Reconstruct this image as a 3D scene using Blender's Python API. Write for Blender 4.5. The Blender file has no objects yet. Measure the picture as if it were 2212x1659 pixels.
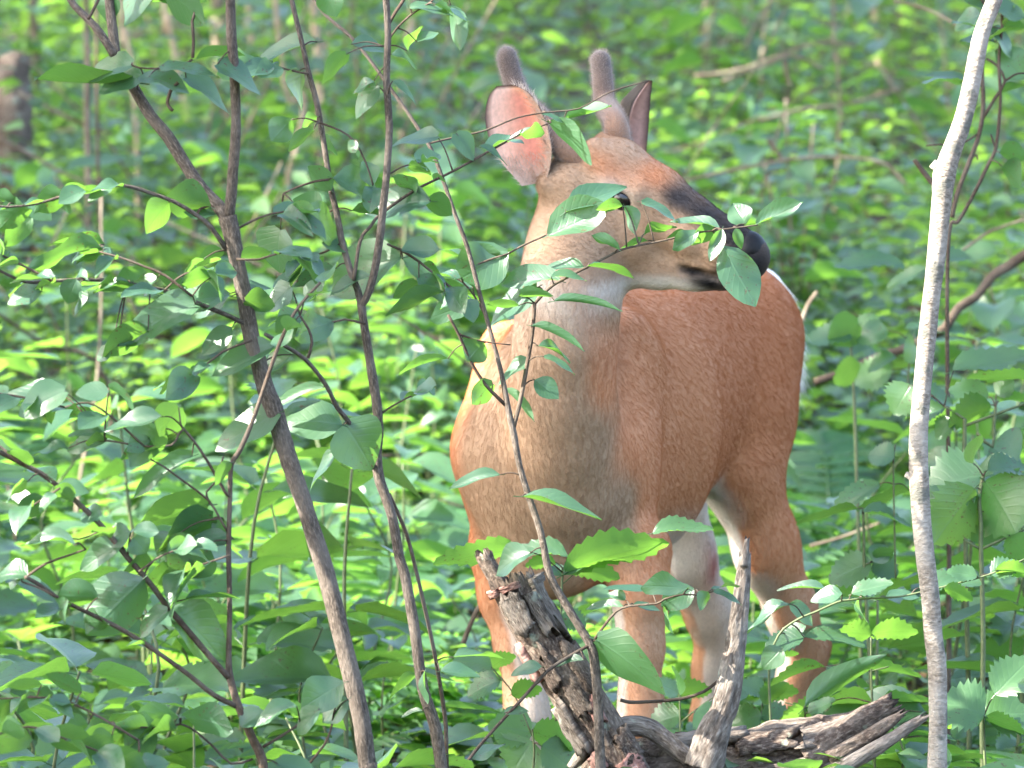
import bpy, math, random
import numpy as np
from mathutils import Matrix, Vector

random.seed(11)
RNG = np.random.default_rng(11)
SC = bpy.context.scene
COL = SC.collection
rad = math.radians

# ------------------------------------------------------------------ camera
CAM_H = 1.307            # height of the lens above the ground under the deer
FPX = 12500.0            # focal length in pixels of a 2212 x 1659 frame
W0, H0 = 2212.0, 1659.0
PITCH = math.atan((H0 / 2 - 150.0) / FPX)
cam_d = bpy.data.cameras.new('camera')
cam = bpy.data.objects.new('camera', cam_d)
COL.objects.link(cam)
cam.location = (0, 0, CAM_H)
cam.rotation_euler = (math.pi / 2 - PITCH, 0, 0)
cam_d.sensor_width = 36.0
cam_d.lens = 36.0 * FPX / W0
cam_d.clip_start = 0.1
cam_d.clip_end = 400
cam_d.dof.use_dof = True
cam_d.dof.focus_distance = 8.0
cam_d.dof.aperture_fstop = 11.0
SC.camera = cam

# ------------------------------------------------------------------ sky, sun, exposure
SUN = Vector((-0.74, -0.20, 0.66)).normalized()      # towards the sun
w = bpy.data.worlds.new('World')
SC.world = w
w.use_nodes = True
nt = w.node_tree
sky = nt.nodes.new('ShaderNodeTexSky')
sky.sky_type = 'NISHITA'
sky.sun_disc = False
sky.sun_elevation = math.asin(SUN.z)
sky.sun_rotation = math.atan2(SUN.x, SUN.y)
sky.air_density = 1.0
sky.dust_density = 3.0
sky.ozone_density = 1.0
bg = nt.nodes['Background']
bg.inputs['Strength'].default_value = 0.15
nt.links.new(sky.outputs['Color'], bg.inputs['Color'])
sun_d = bpy.data.lights.new('sun', 'SUN')
sun_d.energy = 5.0
sun_d.angle = rad(0.5)
sun_d.color = (1.0, 0.94, 0.84)
sun = bpy.data.objects.new('sun', sun_d)
COL.objects.link(sun)
sun.location = (-20, -4, 20)
sun.rotation_euler = SUN.to_track_quat('Z', 'Y').to_euler()

SC.view_settings.view_transform = 'Standard'
SC.view_settings.look = 'None'
SC.view_settings.exposure = 2.85
SC.view_settings.gamma = 1.0
SC.view_settings.use_curve_mapping = False
SC.cycles.use_denoising = True
SC.cycles.max_bounces = 8
SC.cycles.diffuse_bounces = 4
SC.cycles.glossy_bounces = 2
SC.cycles.transmission_bounces = 6
SC.cycles.transparent_max_bounces = 8
SC.cycles.sample_clamp_indirect = 6
SC.cycles.caustics_reflective = False
SC.cycles.caustics_refractive = False
SC.cycles_curves.shape = 'RIBBONS'

# ------------------------------------------------------------------ pixel helpers (a pixel is a direction, d the distance)
CPOS = np.array([0, 0, CAM_H])
FWD = np.array([0, math.cos(PITCH), -math.sin(PITCH)])
UPV = np.array([0, math.sin(PITCH), math.cos(PITCH)])
RGT = np.array([1.0, 0, 0])

def at(px, py, d):
    return CPOS + d * (FWD + (px - W0 / 2) / FPX * RGT + (H0 / 2 - py) / FPX * UPV)

def to_px(p):
    q = np.asarray(p) - CPOS
    d = q @ FWD
    return W0 / 2 + FPX * (q @ RGT) / d, H0 / 2 - FPX * (q @ UPV) / d, d

def nrm(v):
    v = np.asarray(v, float)
    return v / max(np.linalg.norm(v), 1e-9)

def ground_z(x, y):
    x = np.asarray(x, float); y = np.asarray(y, float)
    far = np.maximum(0, y - 12.0)
    z = 0.078 * far * (1 - np.exp(-far / 3.0))
    z = np.where(y > 60, 0.078 * 48 + 0.078 * 40 * (1 - np.exp(-(y - 60) / 40.0)), z)
    z = z + 0.25 * np.exp(-((x - 0.33) / 0.55) ** 2 - ((y - 8.15) / 0.42) ** 2)
    z = z + 0.020 * np.sin(x * 2.3 + 1.0) * np.sin(y * 1.7) + 0.012 * np.sin(x * 5.1 + y * 3.3)
    return z

def vnoise(P, seed=0):
    """smooth 3-D value noise in [0, 1]"""
    P = np.asarray(P, float)
    i = np.floor(P).astype(np.int64); f = P - i
    f = f * f * (3 - 2 * f)
    def h(a, b, c):
        n = (a * 374761393 + b * 668265263 + c * 2147483647 + seed * 1274126177) & 0xffffffff
        n = ((n ^ (n >> 13)) * 1274126177) & 0xffffffff
        return ((n ^ (n >> 16)) & 0xffff) / 65535.0
    r = 0
    for dx in (0, 1):
        for dy in (0, 1):
            for dz in (0, 1):
                w = (f[..., 0] if dx else 1 - f[..., 0]) * (f[..., 1] if dy else 1 - f[..., 1]) * (f[..., 2] if dz else 1 - f[..., 2])
                r = r + w * h(i[..., 0] + dx, i[..., 1] + dy, i[..., 2] + dz)
    return r

# ------------------------------------------------------------------ node helpers
def new_mat(name):
    m = bpy.data.materials.new(name)
    m.use_nodes = True
    t = m.node_tree
    for n in list(t.nodes):
        t.nodes.remove(n)
    out = t.nodes.new('ShaderNodeOutputMaterial')
    return m, t, out

def N(t, typ, **kw):
    n = t.nodes.new(typ)
    for k, v in kw.items():
        if k in n.inputs:
            n.inputs[k].default_value = v
        else:
            setattr(n, k, v)
    return n

def ramp(t, fac, stops):
    r = t.nodes.new('ShaderNodeValToRGB')
    e = r.color_ramp.elements
    while len(e) < len(stops):
        e.new(0.5)
    for i, (p, c) in enumerate(stops):
        e[i].position = p
        e[i].color = (*c, 1)
    t.links.new(fac, r.inputs[0])
    return r.outputs[0]

def math_n(t, op, a, b=None, clamp=False):
    n = t.nodes.new('ShaderNodeMath')
    n.operation = op
    n.use_clamp = clamp
    for i, v in enumerate((a, b)):
        if v is None:
            continue
        if isinstance(v, (int, float)):
            n.inputs[i].default_value = v
        else:
            t.links.new(v, n.inputs[i])
    return n.outputs[0]

def mix_col(t, fac, a, b, mode='MIX'):
    n = t.nodes.new('ShaderNodeMix')
    n.data_type = 'RGBA'
    n.blend_type = mode
    for sock, v in ((n.inputs[0], fac), (n.inputs[6], a), (n.inputs[7], b)):
        if isinstance(v, (int, float)):
            sock.default_value = v
        elif isinstance(v, tuple):
            sock.default_value = (*v, 1)
        else:
            t.links.new(v, sock)
    return n.outputs[2]

def leaf_material(name, dark, light, trans, per_object=True, rough=0.42, spec=0.5, tmix=0.5, veins=True, hue_old=None):
    m, t, out = new_mat(name)
    if per_object:
        oi = N(t, 'ShaderNodeObjectInfo')
        rnd = oi.outputs['Random']
    else:
        a = N(t, 'ShaderNodeAttribute', attribute_name='tint')
        rnd = a.outputs['Fac']
    tc = N(t, 'ShaderNodeTexCoord')
    geo = N(t, 'ShaderNodeNewGeometry')
    no = N(t, 'ShaderNodeTexNoise', Scale=38.0, Detail=3.0)
    t.links.new(geo.outputs['Position'], no.inputs['Vector'])
    f = math_n(t, 'ADD', math_n(t, 'MULTIPLY', rnd, 0.75), math_n(t, 'MULTIPLY', math_n(t, 'SUBTRACT', no.outputs['Fac'], 0.5), 0.7), clamp=True)
    stops = [(0.0, dark), (0.85, light)]
    tst = [(0.0, tuple(c * 0.8 for c in trans)), (0.85, trans)]
    if hue_old:
        stops.append((0.97, hue_old)); tst.append((0.97, hue_old))
    base = ramp(t, f, stops)
    tr = ramp(t, f, tst)
    nrm_out = None
    sp = N(t, 'ShaderNodeTexNoise', Scale=210.0, Detail=2.0)
    t.links.new(geo.outputs['Position'], sp.inputs['Vector'])
    sp2 = N(t, 'ShaderNodeTexNoise', Scale=14.0, Detail=1.0)
    t.links.new(geo.outputs['Position'], sp2.inputs['Vector'])
    spot_f = math_n(t, 'MULTIPLY', ramp(t, sp.outputs['Fac'], [(0.63, (0, 0, 0)), (0.68, (1, 1, 1))]), ramp(t, sp2.outputs['Fac'], [(0.50, (0, 0, 0)), (0.62, (0.85, 0.85, 0.85))]))
    base = mix_col(t, spot_f, base, (0.10, 0.065, 0.025))
    tr = mix_col(t, spot_f, tr, (0.10, 0.06, 0.02))
    if veins:
        uv = N(t, 'ShaderNodeSeparateXYZ')
        t.links.new(tc.outputs['UV'], uv.inputs[0])
        ax = math_n(t, 'ABSOLUTE', math_n(t, 'SUBTRACT', uv.outputs[0], 0.5))
        mid = math_n(t, 'SUBTRACT', 1.0, math_n(t, 'MULTIPLY', ax, 24.0), clamp=True)
        ph = math_n(t, 'MULTIPLY', math_n(t, 'SUBTRACT', uv.outputs[1], math_n(t, 'MULTIPLY', ax, 0.62)), 24.0)
        sv = math_n(t, 'POWER', math_n(t, 'ABSOLUTE', math_n(t, 'COSINE', ph)), 22.0)
        vein = math_n(t, 'MAXIMUM', mid, math_n(t, 'MULTIPLY', sv, 0.40))
        base = mix_col(t, math_n(t, 'MULTIPLY', vein, 0.22), base, tuple(min(1, c * 1.9 + 0.02) for c in light))
        tr = mix_col(t, math_n(t, 'MULTIPLY', vein, 0.45), tr, tuple(c * 0.55 for c in trans))
        hgt = math_n(t, 'SUBTRACT', math_n(t, 'MULTIPLY', no.outputs['Fac'], 0.3), vein)
        bp = N(t, 'ShaderNodeBump', Strength=0.35, Distance=0.0012)
        t.links.new(hgt, bp.inputs['Height'])
        nrm_out = bp.outputs[0]
    p = N(t, 'ShaderNodeBsdfPrincipled', Roughness=rough)
    p.inputs['Specular IOR Level'].default_value = spec
    t.links.new(base, p.inputs['Base Color'])
    tl = N(t, 'ShaderNodeBsdfTranslucent')
    t.links.new(tr, tl.inputs['Color'])
    if nrm_out:
        t.links.new(nrm_out, p.inputs['Normal'])
    mx = N(t, 'ShaderNodeMixShader')
    mx.inputs[0].default_value = tmix
    t.links.new(p.outputs[0], mx.inputs[1])
    t.links.new(tl.outputs[0], mx.inputs[2])
    t.links.new(mx.outputs[0], out.inputs[0])
    return m

def bark_material(name, c_dark, c_mid, c_light, scale=(60, 14), bump=0.6, light_amt=0.5, spots=None, dist=0.004):
    m, t, out = new_mat(name)
    tc = N(t, 'ShaderNodeTexCoord')
    mp = N(t, 'ShaderNodeMapping')
    mp.inputs['Scale'].default_value = (scale[0], scale[1], 1)
    t.links.new(tc.outputs['UV'], mp.inputs[0])
    n1 = N(t, 'ShaderNodeTexNoise', Scale=1.0, Detail=6.0, Roughness=0.65)
    t.links.new(mp.outputs[0], n1.inputs['Vector'])
    geo = N(t, 'ShaderNodeNewGeometry')
    n2 = N(t, 'ShaderNodeTexNoise', Scale=22.0, Detail=4.0)
    t.links.new(geo.outputs['Position'], n2.inputs['Vector'])
    c = ramp(t, n1.outputs['Fac'], [(0.30, c_dark), (0.52, c_mid), (0.74, c_light)])
    c = mix_col(t, ramp(t, n2.outputs['Fac'], [(0.45, (0, 0, 0)), (0.62, (light_amt,) * 3)]), c, c_light)
    if spots:
        n3 = N(t, 'ShaderNodeTexNoise', Scale=spots[1], Detail=3.0)
        t.links.new(geo.outputs['Position'], n3.inputs['Vector'])
        c = mix_col(t, ramp(t, n3.outputs['Fac'], [(spots[2], (0, 0, 0)), (spots[2] + 0.06, (1, 1, 1))]), c, spots[0])
    p = N(t, 'ShaderNodeBsdfPrincipled', Roughness=0.85)
    p.inputs['Specular IOR Level'].default_value = 0.25
    t.links.new(c, p.inputs['Base Color'])
    b = N(t, 'ShaderNodeBump', Strength=bump, Distance=dist)
    t.links.new(n1.outputs['Fac'], b.inputs['Height'])
    t.links.new(b.outputs[0], p.inputs['Normal'])
    t.links.new(p.outputs[0], out.inputs[0])
    return m

M = {}
M['leaf'] = leaf_material('leaf_green', (0.034, 0.090, 0.056), (0.062, 0.132, 0.066), (0.17, 0.38, 0.045), rough=0.36, spec=0.85, tmix=0.42)
M['leaf_herb'] = leaf_material('leaf_herb', (0.038, 0.098, 0.050), (0.076, 0.160, 0.064), (0.20, 0.43, 0.050), rough=0.34, spec=0.85)
M['leaf_far'] = leaf_material('leaf_far', (0.034, 0.084, 0.040), (0.082, 0.152, 0.060), (0.23, 0.44, 0.055), per_object=False, veins=False, rough=0.34, spec=0.7, hue_old=(0.30, 0.24, 0.03))
M['canopy'] = leaf_material('leaf_canopy', (0.030, 0.080, 0.020), (0.060, 0.13, 0.03), (0.12, 0.26, 0.03), per_object=False, veins=False, tmix=0.35)
M['fern'] = leaf_material('leaf_fern', (0.035, 0.105, 0.045), (0.070, 0.160, 0.060), (0.20, 0.46, 0.06), veins=False)
M['litter'] = leaf_material('dead_leaf', (0.030, 0.018, 0.011), (0.13, 0.075, 0.042), (0.10, 0.05, 0.02), per_object=False, veins=False, tmix=0.15, rough=0.7, spec=0.25)
M['bark'] = bark_material('bark_grey_brown', (0.030, 0.024, 0.019), (0.105, 0.083, 0.065), (0.27, 0.225, 0.185), scale=(420, 110), bump=1.0, dist=0.006, light_amt=0.35)
M['twig'] = bark_material('bark_twig', (0.035, 0.022, 0.015), (0.075, 0.052, 0.036), (0.16, 0.13, 0.10), scale=(420, 120), bump=0.8)
M['bark_pale'] = bark_material('bark_pale', (0.11, 0.090, 0.068), (0.26, 0.222, 0.180), (0.45, 0.405, 0.345), scale=(110, 190), light_amt=0.6, spots=((0.15, 0.145, 0.12), 30.0, 0.585), bump=0.9, dist=0.006)
M['bark_far'] = bark_material('bark_far', (0.05, 0.035, 0.025), (0.13, 0.10, 0.07), (0.28, 0.24, 0.18), scale=(30, 8))
M['bark_tan'] = bark_material('bark_tan', (0.16, 0.11, 0.07), (0.30, 0.23, 0.15), (0.42, 0.36, 0.25), scale=(30, 8))
M['rot'] = bark_material('rotten_wood', (0.018, 0.013, 0.011), (0.120, 0.086, 0.066), (0.36, 0.305, 0.245), scale=(190, 95), bump=1.0, light_amt=0.30, spots=((0.30, 0.33, 0.25), 30.0, 0.64), dist=0.010)
M['rot_grey'] = bark_material('weathered_wood', (0.035, 0.026, 0.021), (0.16, 0.130, 0.107), (0.40, 0.36, 0.31), scale=(200, 60), bump=1.0, light_amt=0.4, spots=((0.34, 0.38, 0.31), 26.0, 0.66), dist=0.008)
M['rot_red'] = bark_material('red_rot_wood', (0.10, 0.045, 0.035), (0.30, 0.16, 0.13), (0.50, 0.36, 0.31), scale=(60, 30), bump=1.0, light_amt=0.3, dist=0.008)

def simple_mat(name, col, rough=0.6, spec=0.4):
    m, t, out = new_mat(name)
    geo = N(t, 'ShaderNodeNewGeometry')
    no = N(t, 'ShaderNodeTexNoise', Scale=90.0, Detail=3.0)
    t.links.new(geo.outputs['Position'], no.inputs['Vector'])
    c = ramp(t, no.outputs['Fac'], [(0.3, tuple(x * 0.7 for x in col)), (0.7, tuple(min(1, x * 1.25) for x in col))])
    p = N(t, 'ShaderNodeBsdfPrincipled', Roughness=rough)
    p.inputs['Specular IOR Level'].default_value = spec
    t.links.new(c, p.inputs['Base Color'])
    b = N(t, 'ShaderNodeBump', Strength=0.3, Distance=0.002)
    t.links.new(no.outputs['Fac'], b.inputs['Height'])
    t.links.new(b.outputs[0], p.inputs['Normal'])
    t.links.new(p.outputs[0], out.inputs[0])
    return m

def vcol_mat(name, rough=0.75, noise=260.0, sheen=0.0):
    m, t, out = new_mat(name)
    a = N(t, 'ShaderNodeAttribute', attribute_name='col')
    geo = N(t, 'ShaderNodeNewGeometry')
    no = N(t, 'ShaderNodeTexNoise', Scale=noise, Detail=2.0)
    t.links.new(geo.outputs['Position'], no.inputs['Vector'])
    c = mix_col(t, 1.0, a.outputs['Color'], ramp(t, no.outputs['Fac'], [(0.3, (0.88,) * 3), (0.7, (1.1,) * 3)]), 'MULTIPLY')
    p = N(t, 'ShaderNodeBsdfPrincipled', Roughness=rough)
    p.inputs['Specular IOR Level'].default_value = 0.25
    p.inputs['Sheen Weight'].default_value = sheen
    t.links.new(c, p.inputs['Base Color'])
    b = N(t, 'ShaderNodeBump', Strength=0.4, Distance=0.002)
    t.links.new(no.outputs['Fac'], b.inputs['Height'])
    t.links.new(b.outputs[0], p.inputs['Normal'])
    t.links.new(p.outputs[0], out.inputs[0])
    return m

M['hide'] = vcol_mat('deer_hide')
M['ear'] = vcol_mat('deer_ear', rough=0.8, noise=150)
M['velvet'] = vcol_mat('antler_velvet', rough=0.9, noise=500, sheen=0.4)
M['eye'] = simple_mat('deer_eye', (0.006, 0.004, 0.004), 0.12, 0.6)
M['nose'] = simple_mat('deer_nose', (0.0085, 0.008, 0.008), 0.5, 0.18)
M['nostril'] = simple_mat('deer_nostril', (0.002, 0.002, 0.002), 0.7, 0.1)
M['hoof'] = simple_mat('deer_hoof', (0.03, 0.025, 0.02), 0.5)
def fur_mat():
    m, t, out = new_mat('deer_fur')
    a = N(t, 'ShaderNodeAttribute', attribute_name='col')
    d = N(t, 'ShaderNodeBsdfDiffuse')
    t.links.new(a.outputs['Color'], d.inputs['Color'])
    tl = N(t, 'ShaderNodeBsdfTranslucent')
    t.links.new(a.outputs['Color'], tl.inputs['Color'])
    mx = N(t, 'ShaderNodeMixShader')
    mx.inputs[0].default_value = 0.3
    t.links.new(d.outputs[0], mx.inputs[1]); t.links.new(tl.outputs[0], mx.inputs[2])
    t.links.new(mx.outputs[0], out.inputs[0])
    return m
M['fur'] = fur_mat()

# ground: dark loam with litter colours
def ground_mat():
    m, t, out = new_mat('forest_floor')
    geo = N(t, 'ShaderNodeNewGeometry')
    n1 = N(t, 'ShaderNodeTexNoise', Scale=7.0, Detail=8.0, Roughness=0.7)
    n2 = N(t, 'ShaderNodeTexVoronoi', Scale=26.0)
    for n in (n1, n2):
        t.links.new(geo.outputs['Position'], n.inputs['Vector'])
    c = ramp(t, n1.outputs['Fac'], [(0.32, (0.014, 0.010, 0.007)), (0.5, (0.040, 0.026, 0.016)), (0.7, (0.085, 0.056, 0.035))])
    c = mix_col(t, 0.35, c, n2.outputs['Color'], 'MULTIPLY')
    p = N(t, 'ShaderNodeBsdfPrincipled', Roughness=0.95)
    t.links.new(c, p.inputs['Base Color'])
    b = N(t, 'ShaderNodeBump', Strength=0.9, Distance=0.03)
    t.links.new(n2.outputs['Distance'], b.inputs['Height'])
    t.links.new(b.outputs[0], p.inputs['Normal'])
    t.links.new(p.outputs[0], out.inputs[0])
    return m
M['ground'] = ground_mat()

# ------------------------------------------------------------------ object helpers
def mesh_from(name, verts, faces, uvs=None, smooth=True):
    me = bpy.data.meshes.new(name)
    me.from_pydata([tuple(v) for v in verts], [], [tuple(f) for f in faces])
    if smooth:
        me.polygons.foreach_set('use_smooth', [True] * len(me.polygons))
    if uvs is not None:
        l = me.uv_layers.new(name='UVMap')
        vi = np.empty(len(me.loops), int)
        me.loops.foreach_get('vertex_index', vi)
        l.data.foreach_set('uv', np.asarray(uvs, np.float32)[vi].ravel())
    return me

def quads_mesh(name, verts, quads, smooth=True):
    verts = np.asarray(verts, np.float32); quads = np.asarray(quads, np.int32)
    me = bpy.data.meshes.new(name)
    k = quads.shape[1]
    me.vertices.add(len(verts)); me.vertices.foreach_set('co', verts.ravel())
    me.loops.add(quads.size); me.loops.foreach_set('vertex_index', quads.ravel())
    me.polygons.add(len(quads))
    me.polygons.foreach_set('loop_start', np.arange(0, quads.size, k, dtype=np.int32))
    me.update(calc_edges=True)
    me.polygons.foreach_set('use_smooth', np.full(len(quads), smooth))
    me.validate()
    return me

def tag(o, label=None, cat=None, group=None, kind=None):
    if label: o['label'] = label
    if cat: o['category'] = cat
    if group: o['group'] = group
    if kind: o['kind'] = kind
    return o

def thing(name, loc, label, cat, group=None):
    o = bpy.data.objects.new(name, None)
    o.empty_display_size = 0.05
    o.location = tuple(loc)
    COL.objects.link(o)
    return tag(o, label, cat, group)

def part(name, me, mat, parent, world_mat=None, ploc=None):
    """mesh (or curves) data as a child; world_mat is where it stands in the place"""
    if mat is not None and len(me.materials) == 0:
        me.materials.append(mat)
    o = bpy.data.objects.new(name, me)
    COL.objects.link(o)
    Mw = world_mat if world_mat is not None else Matrix.Identity(4)
    if parent is not None:
        o.parent = parent
        base = Vector(ploc) if ploc is not None else parent_world(parent)
        o.matrix_basis = Matrix.Translation(-base) @ Mw
    else:
        o.matrix_basis = Mw
    return o

def parent_world(p):
    v = Vector(p.location)
    while p.parent:
        p = p.parent
        v += Vector(p.location)
    return v

def catmull(P, n):
    P = np.asarray(P, float)
    if len(P) < 3:
        t = np.linspace(0, 1, max(2, n))[:, None]
        return P[0] * (1 - t) + P[-1] * t
    Q = np.vstack([2 * P[0] - P[1], P, 2 * P[-1] - P[-2]])
    seg = len(P) - 1
    out = []
    per = max(2, int(math.ceil(n / seg)))
    for i in range(seg):
        p0, p1, p2, p3 = Q[i], Q[i + 1], Q[i + 2], Q[i + 3]
        for k in range(per):
            t = k / per
            out.append(0.5 * (2 * p1 + (p2 - p0) * t + (2 * p0 - 5 * p1 + 4 * p2 - p3) * t * t + (3 * p1 - p0 - 3 * p2 + p3) * t ** 3))
    out.append(P[-1])
    return np.array(out)

def tube_data(C, R, sides=8, rough=0.0, twist=0.0, seed=0, ridges=0, cap=True):
    """verts, faces, uvs (in metres) of a tube along C with radii R"""
    rng = np.random.default_rng(seed)
    C = np.asarray(C, float); R = np.asarray(R, float)
    n = len(C)
    T = np.gradient(C, axis=0)
    T /= np.maximum(np.linalg.norm(T, axis=1)[:, None], 1e-9)
    u = np.cross(T[0], (0.31, 0.2, 0.93)); u = nrm(u)
    verts, uvs, faces = [], [], []
    s = 0.0
    ang = np.linspace(0, 2 * math.pi, sides, endpoint=False)
    rid = rng.normal(0, 1, sides)
    ph = rng.uniform(0, 6.28, 4)
    for i in range(n):
        if i:
            s += np.linalg.norm(C[i] - C[i - 1])
        u = nrm(u - (u @ T[i]) * T[i])
        v = np.cross(T[i], u)
        for j, a in enumerate(ang):
            r = R[i]
            if rough:
                r *= 1 + rough * (0.5 * math.sin(3 * a + ph[0] + s * 23) + 0.4 * math.sin(2 * a + ph[1] - s * 41) + 0.35 * rng.normal() + ridges * rid[j])
            verts.append(C[i] + r * (math.cos(a) * u + math.sin(a) * v))
            uvs.append((a / (2 * math.pi) * 2 * math.pi * max(R.mean(), 0.002) * 1.0, s))
    for i in range(n - 1):
        for j in range(sides):
            k = (j + 1) % sides
            faces.append((i * sides + j, i * sides + k, (i + 1) * sides + k, (i + 1) * sides + j))
    if cap:
        faces.append(tuple(range(sides - 1, -1, -1)))
        faces.append(tuple((n - 1) * sides + j for j in range(sides)))
    return verts, faces, uvs

class Joined:
    def __init__(self): self.v, self.f, self.u = [], [], []
    def add(self, d):
        b = len(self.v)
        self.v += list(d[0]); self.u += list(d[2])
        self.f += [tuple(i + b for i in f) for f in d[1]]
    def mesh(self, name): return mesh_from(name, self.v, self.f, self.u)

# ------------------------------------------------------------------ leaf meshes
def leaf_profile(kind, v):
    if kind == 'ovate':   h = v ** 0.62 * (1 - v) ** 0.85
    elif kind == 'heart': h = v ** 0.36 * (1 - v) ** 0.80
    elif kind == 'lance': h = v ** 0.75 * (1 - v) ** 0.95
    else:                 h = v ** 0.55 * (1 - v) ** 0.75
    return h

def leaf_mesh(name, kind='ovate', rows=8, fold=0.22, droop=0.15, wave=0.04, teeth=0, seed=0, petiole=0.10, twist=0.0):
    rng = np.random.default_rng(seed)
    vv = np.linspace(0, 1, rows + 1)
    fine = np.linspace(0.001, 0.999, 200)
    mx = leaf_profile(kind, fine).max()
    V, F, U = [], [], []
    cols = (-1, -0.52, 0, 0.52, 1)
    bend = rng.normal(0, 0.05)
    p1, p2 = rng.uniform(0, 6.28, 2)
    for i, v in enumerate(vv):
        h = 0.5 * leaf_profile(kind, np.clip(v, 0.004, 0.995)) / mx
        for c in cols:
            hh = h; dy = 0
            if teeth and abs(c) == 1 and 0 < i < rows:
                hh = h * (1.10 if i % 2 else 0.86)
                dy = 0.02 if i % 2 else -0.01
            x = c * hh + bend * v * v
            ax = abs(c) * h
            z = fold * ax * (1 - 0.5 * v) - droop * v * v + wave * math.sin(v * 9 + (p1 if c < 0 else p2)) * abs(c)
            z += twist * x * v
            if kind == 'heart' and v < 0.05:
                dy -= 0.05 * abs(c)
            V.append((x, v + dy, z)); U.append((0.5 + 0.5 * c, v))
    nc = len(cols)
    for i in range(rows):
        for j in range(nc - 1):
            F.append((i * nc + j, i * nc + j + 1, (i + 1) * nc + j + 1, (i + 1) * nc + j))
    if petiole:
        b = len(V)
        for yy in (-petiole, 0.03):
            for k in range(3):
                a = k * 2.094
                V.append((0.012 * math.cos(a), yy, 0.008 * math.sin(a) + (-0.25 * (-yy) if yy < 0 else 0))); U.append((0.5, 0))
        for k in range(3):
            F.append((b + k, b + (k + 1) % 3, b + 3 + (k + 1) % 3, b + 3 + k))
    return mesh_from(name, V, F, U)

LEAF = {
    'ovate': [leaf_mesh('leaf', 'ovate', fold=0.15 + 0.14 * (k % 3), droop=(0.05, 0.22, -0.10, 0.33, 0.12, 0.45, 0.18, 0.28)[k], wave=0.015 + 0.007 * k, seed=k, twist=(0, 0.5, -0.4, 0.2, -0.7, 0.1, 0.8, -0.2)[k]) for k in range(8)],
    'heart': [leaf_mesh('leaf', 'heart', fold=0.16 + 0.12 * (k % 2), droop=0.08 + 0.08 * k, wave=0.03, seed=20 + k, twist=(0, 0.4, -0.4, 0.2)[k]) for k in range(4)],
    'lance': [leaf_mesh('leaf', 'lance', fold=0.3, droop=0.10 + 0.08 * k, wave=0.02, seed=40 + k) for k in range(3)],
    'tooth': [leaf_mesh('leaf', 'tooth', rows=16, fold=0.16 + 0.08 * k, droop=0.10 + 0.06 * k, wave=0.025, teeth=1, seed=60 + k) for k in range(3)],
}
for k in LEAF:
    for me in LEAF[k]:
        me.materials.append(M['leaf_herb'] if k == 'tooth' else M['leaf'])
LEAF['herb'] = []
for k, kk in enumerate(('ovate', 'tooth', 'heart', 'ovate')):
    me = leaf_mesh('leaf', 'tooth' if kk == 'tooth' else kk, rows=14 if kk == 'tooth' else 7, fold=0.2 + 0.06 * k, droop=0.12 + 0.05 * k, wave=0.025, teeth=1 if kk == 'tooth' else 0, seed=80 + k)
    me.materials.append(M['leaf_herb'])
    LEAF['herb'].append(me)

def leaf_matrix(p0, p1, width, theta, jitter=0.0):
    """leaf from p0 to p1; theta = lean of its upper face towards the viewpoint in degrees (negative: underside shows)"""
    p0 = np.asarray(p0, float); p1 = np.asarray(p1, float)
    ax = p1 - p0
    L = np.linalg.norm(ax); ax = ax / L
    up = np.array([0, 0, 1.0]); c = nrm(CPOS - p0)
    nu = up - (up @ ax) * ax
    if np.linalg.norm(nu) < 0.25:
        nu = nu + 0.4 * (np.array([0, 1.0, 0]) - ax[1] * ax)
    nu = nrm(nu)
    ncam = c - (c @ ax) * ax
    ncam = nrm(ncam - (ncam @ nu) * nu)
    th = rad(theta + random.uniform(-jitter, jitter))
    n = nrm(math.cos(th) * nu + math.sin(th) * ncam)
    s = np.cross(ax, n)
    m = Matrix(((s[0] * width, ax[0] * L, n[0] * L, p0[0]),
                (s[1] * width, ax[1] * L, n[1] * L, p0[1]),
                (s[2] * width, ax[2] * L, n[2] * L, p0[2]),
                (0, 0, 0, 1)))
    return m

def add_leaf(parent, kind, p0, p1, width, theta, name='leaf', jitter=4):
    me = random.choice(LEAF[kind])
    o = bpy.data.objects.new(name, me)
    COL.objects.link(o)
    o.parent = parent
    o.matrix_basis = Matrix.Translation(-parent_world(parent)) @ leaf_matrix(p0, p1, width, theta, jitter)
    return o

# ------------------------------------------------------------------ the ground
xs = np.concatenate([np.linspace(-120, -9, 28), np.linspace(-8, 8, 97), np.linspace(9, 120, 28)])
ys = np.concatenate([np.linspace(-30, 4, 12), np.linspace(4.3, 16, 90), np.linspace(16.5, 40, 48), np.linspace(42, 260, 40)])
X, Y = np.meshgrid(xs, ys, indexing='ij')
Z = ground_z(X, Y)
ni, nj = X.shape
idx = np.arange(ni * nj).reshape(ni, nj)
q = np.stack([idx[:-1, :-1], idx[1:, :-1], idx[1:, 1:], idx[:-1, 1:]], -1).reshape(-1, 4)
g = part('ground', quads_mesh('ground', np.stack([X, Y, Z], -1).reshape(-1, 3), q), M['ground'], None)
tag(g, 'dark forest floor of loam and litter rising gently behind the deer', 'ground', kind='structure')


# ================================================================== the deer
HB = 0.0055                                      # cell of the body's distance field
LO = np.array([-0.21, 8.56, -0.02]); HI = np.array([0.62, 10.06, 1.26])
SH = np.ceil((HI - LO) / HB).astype(int)
FIELD = np.full(SH, 0.5, np.float32)
AX = [LO[k] + HB * np.arange(SH[k]) for k in range(3)]

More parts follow.
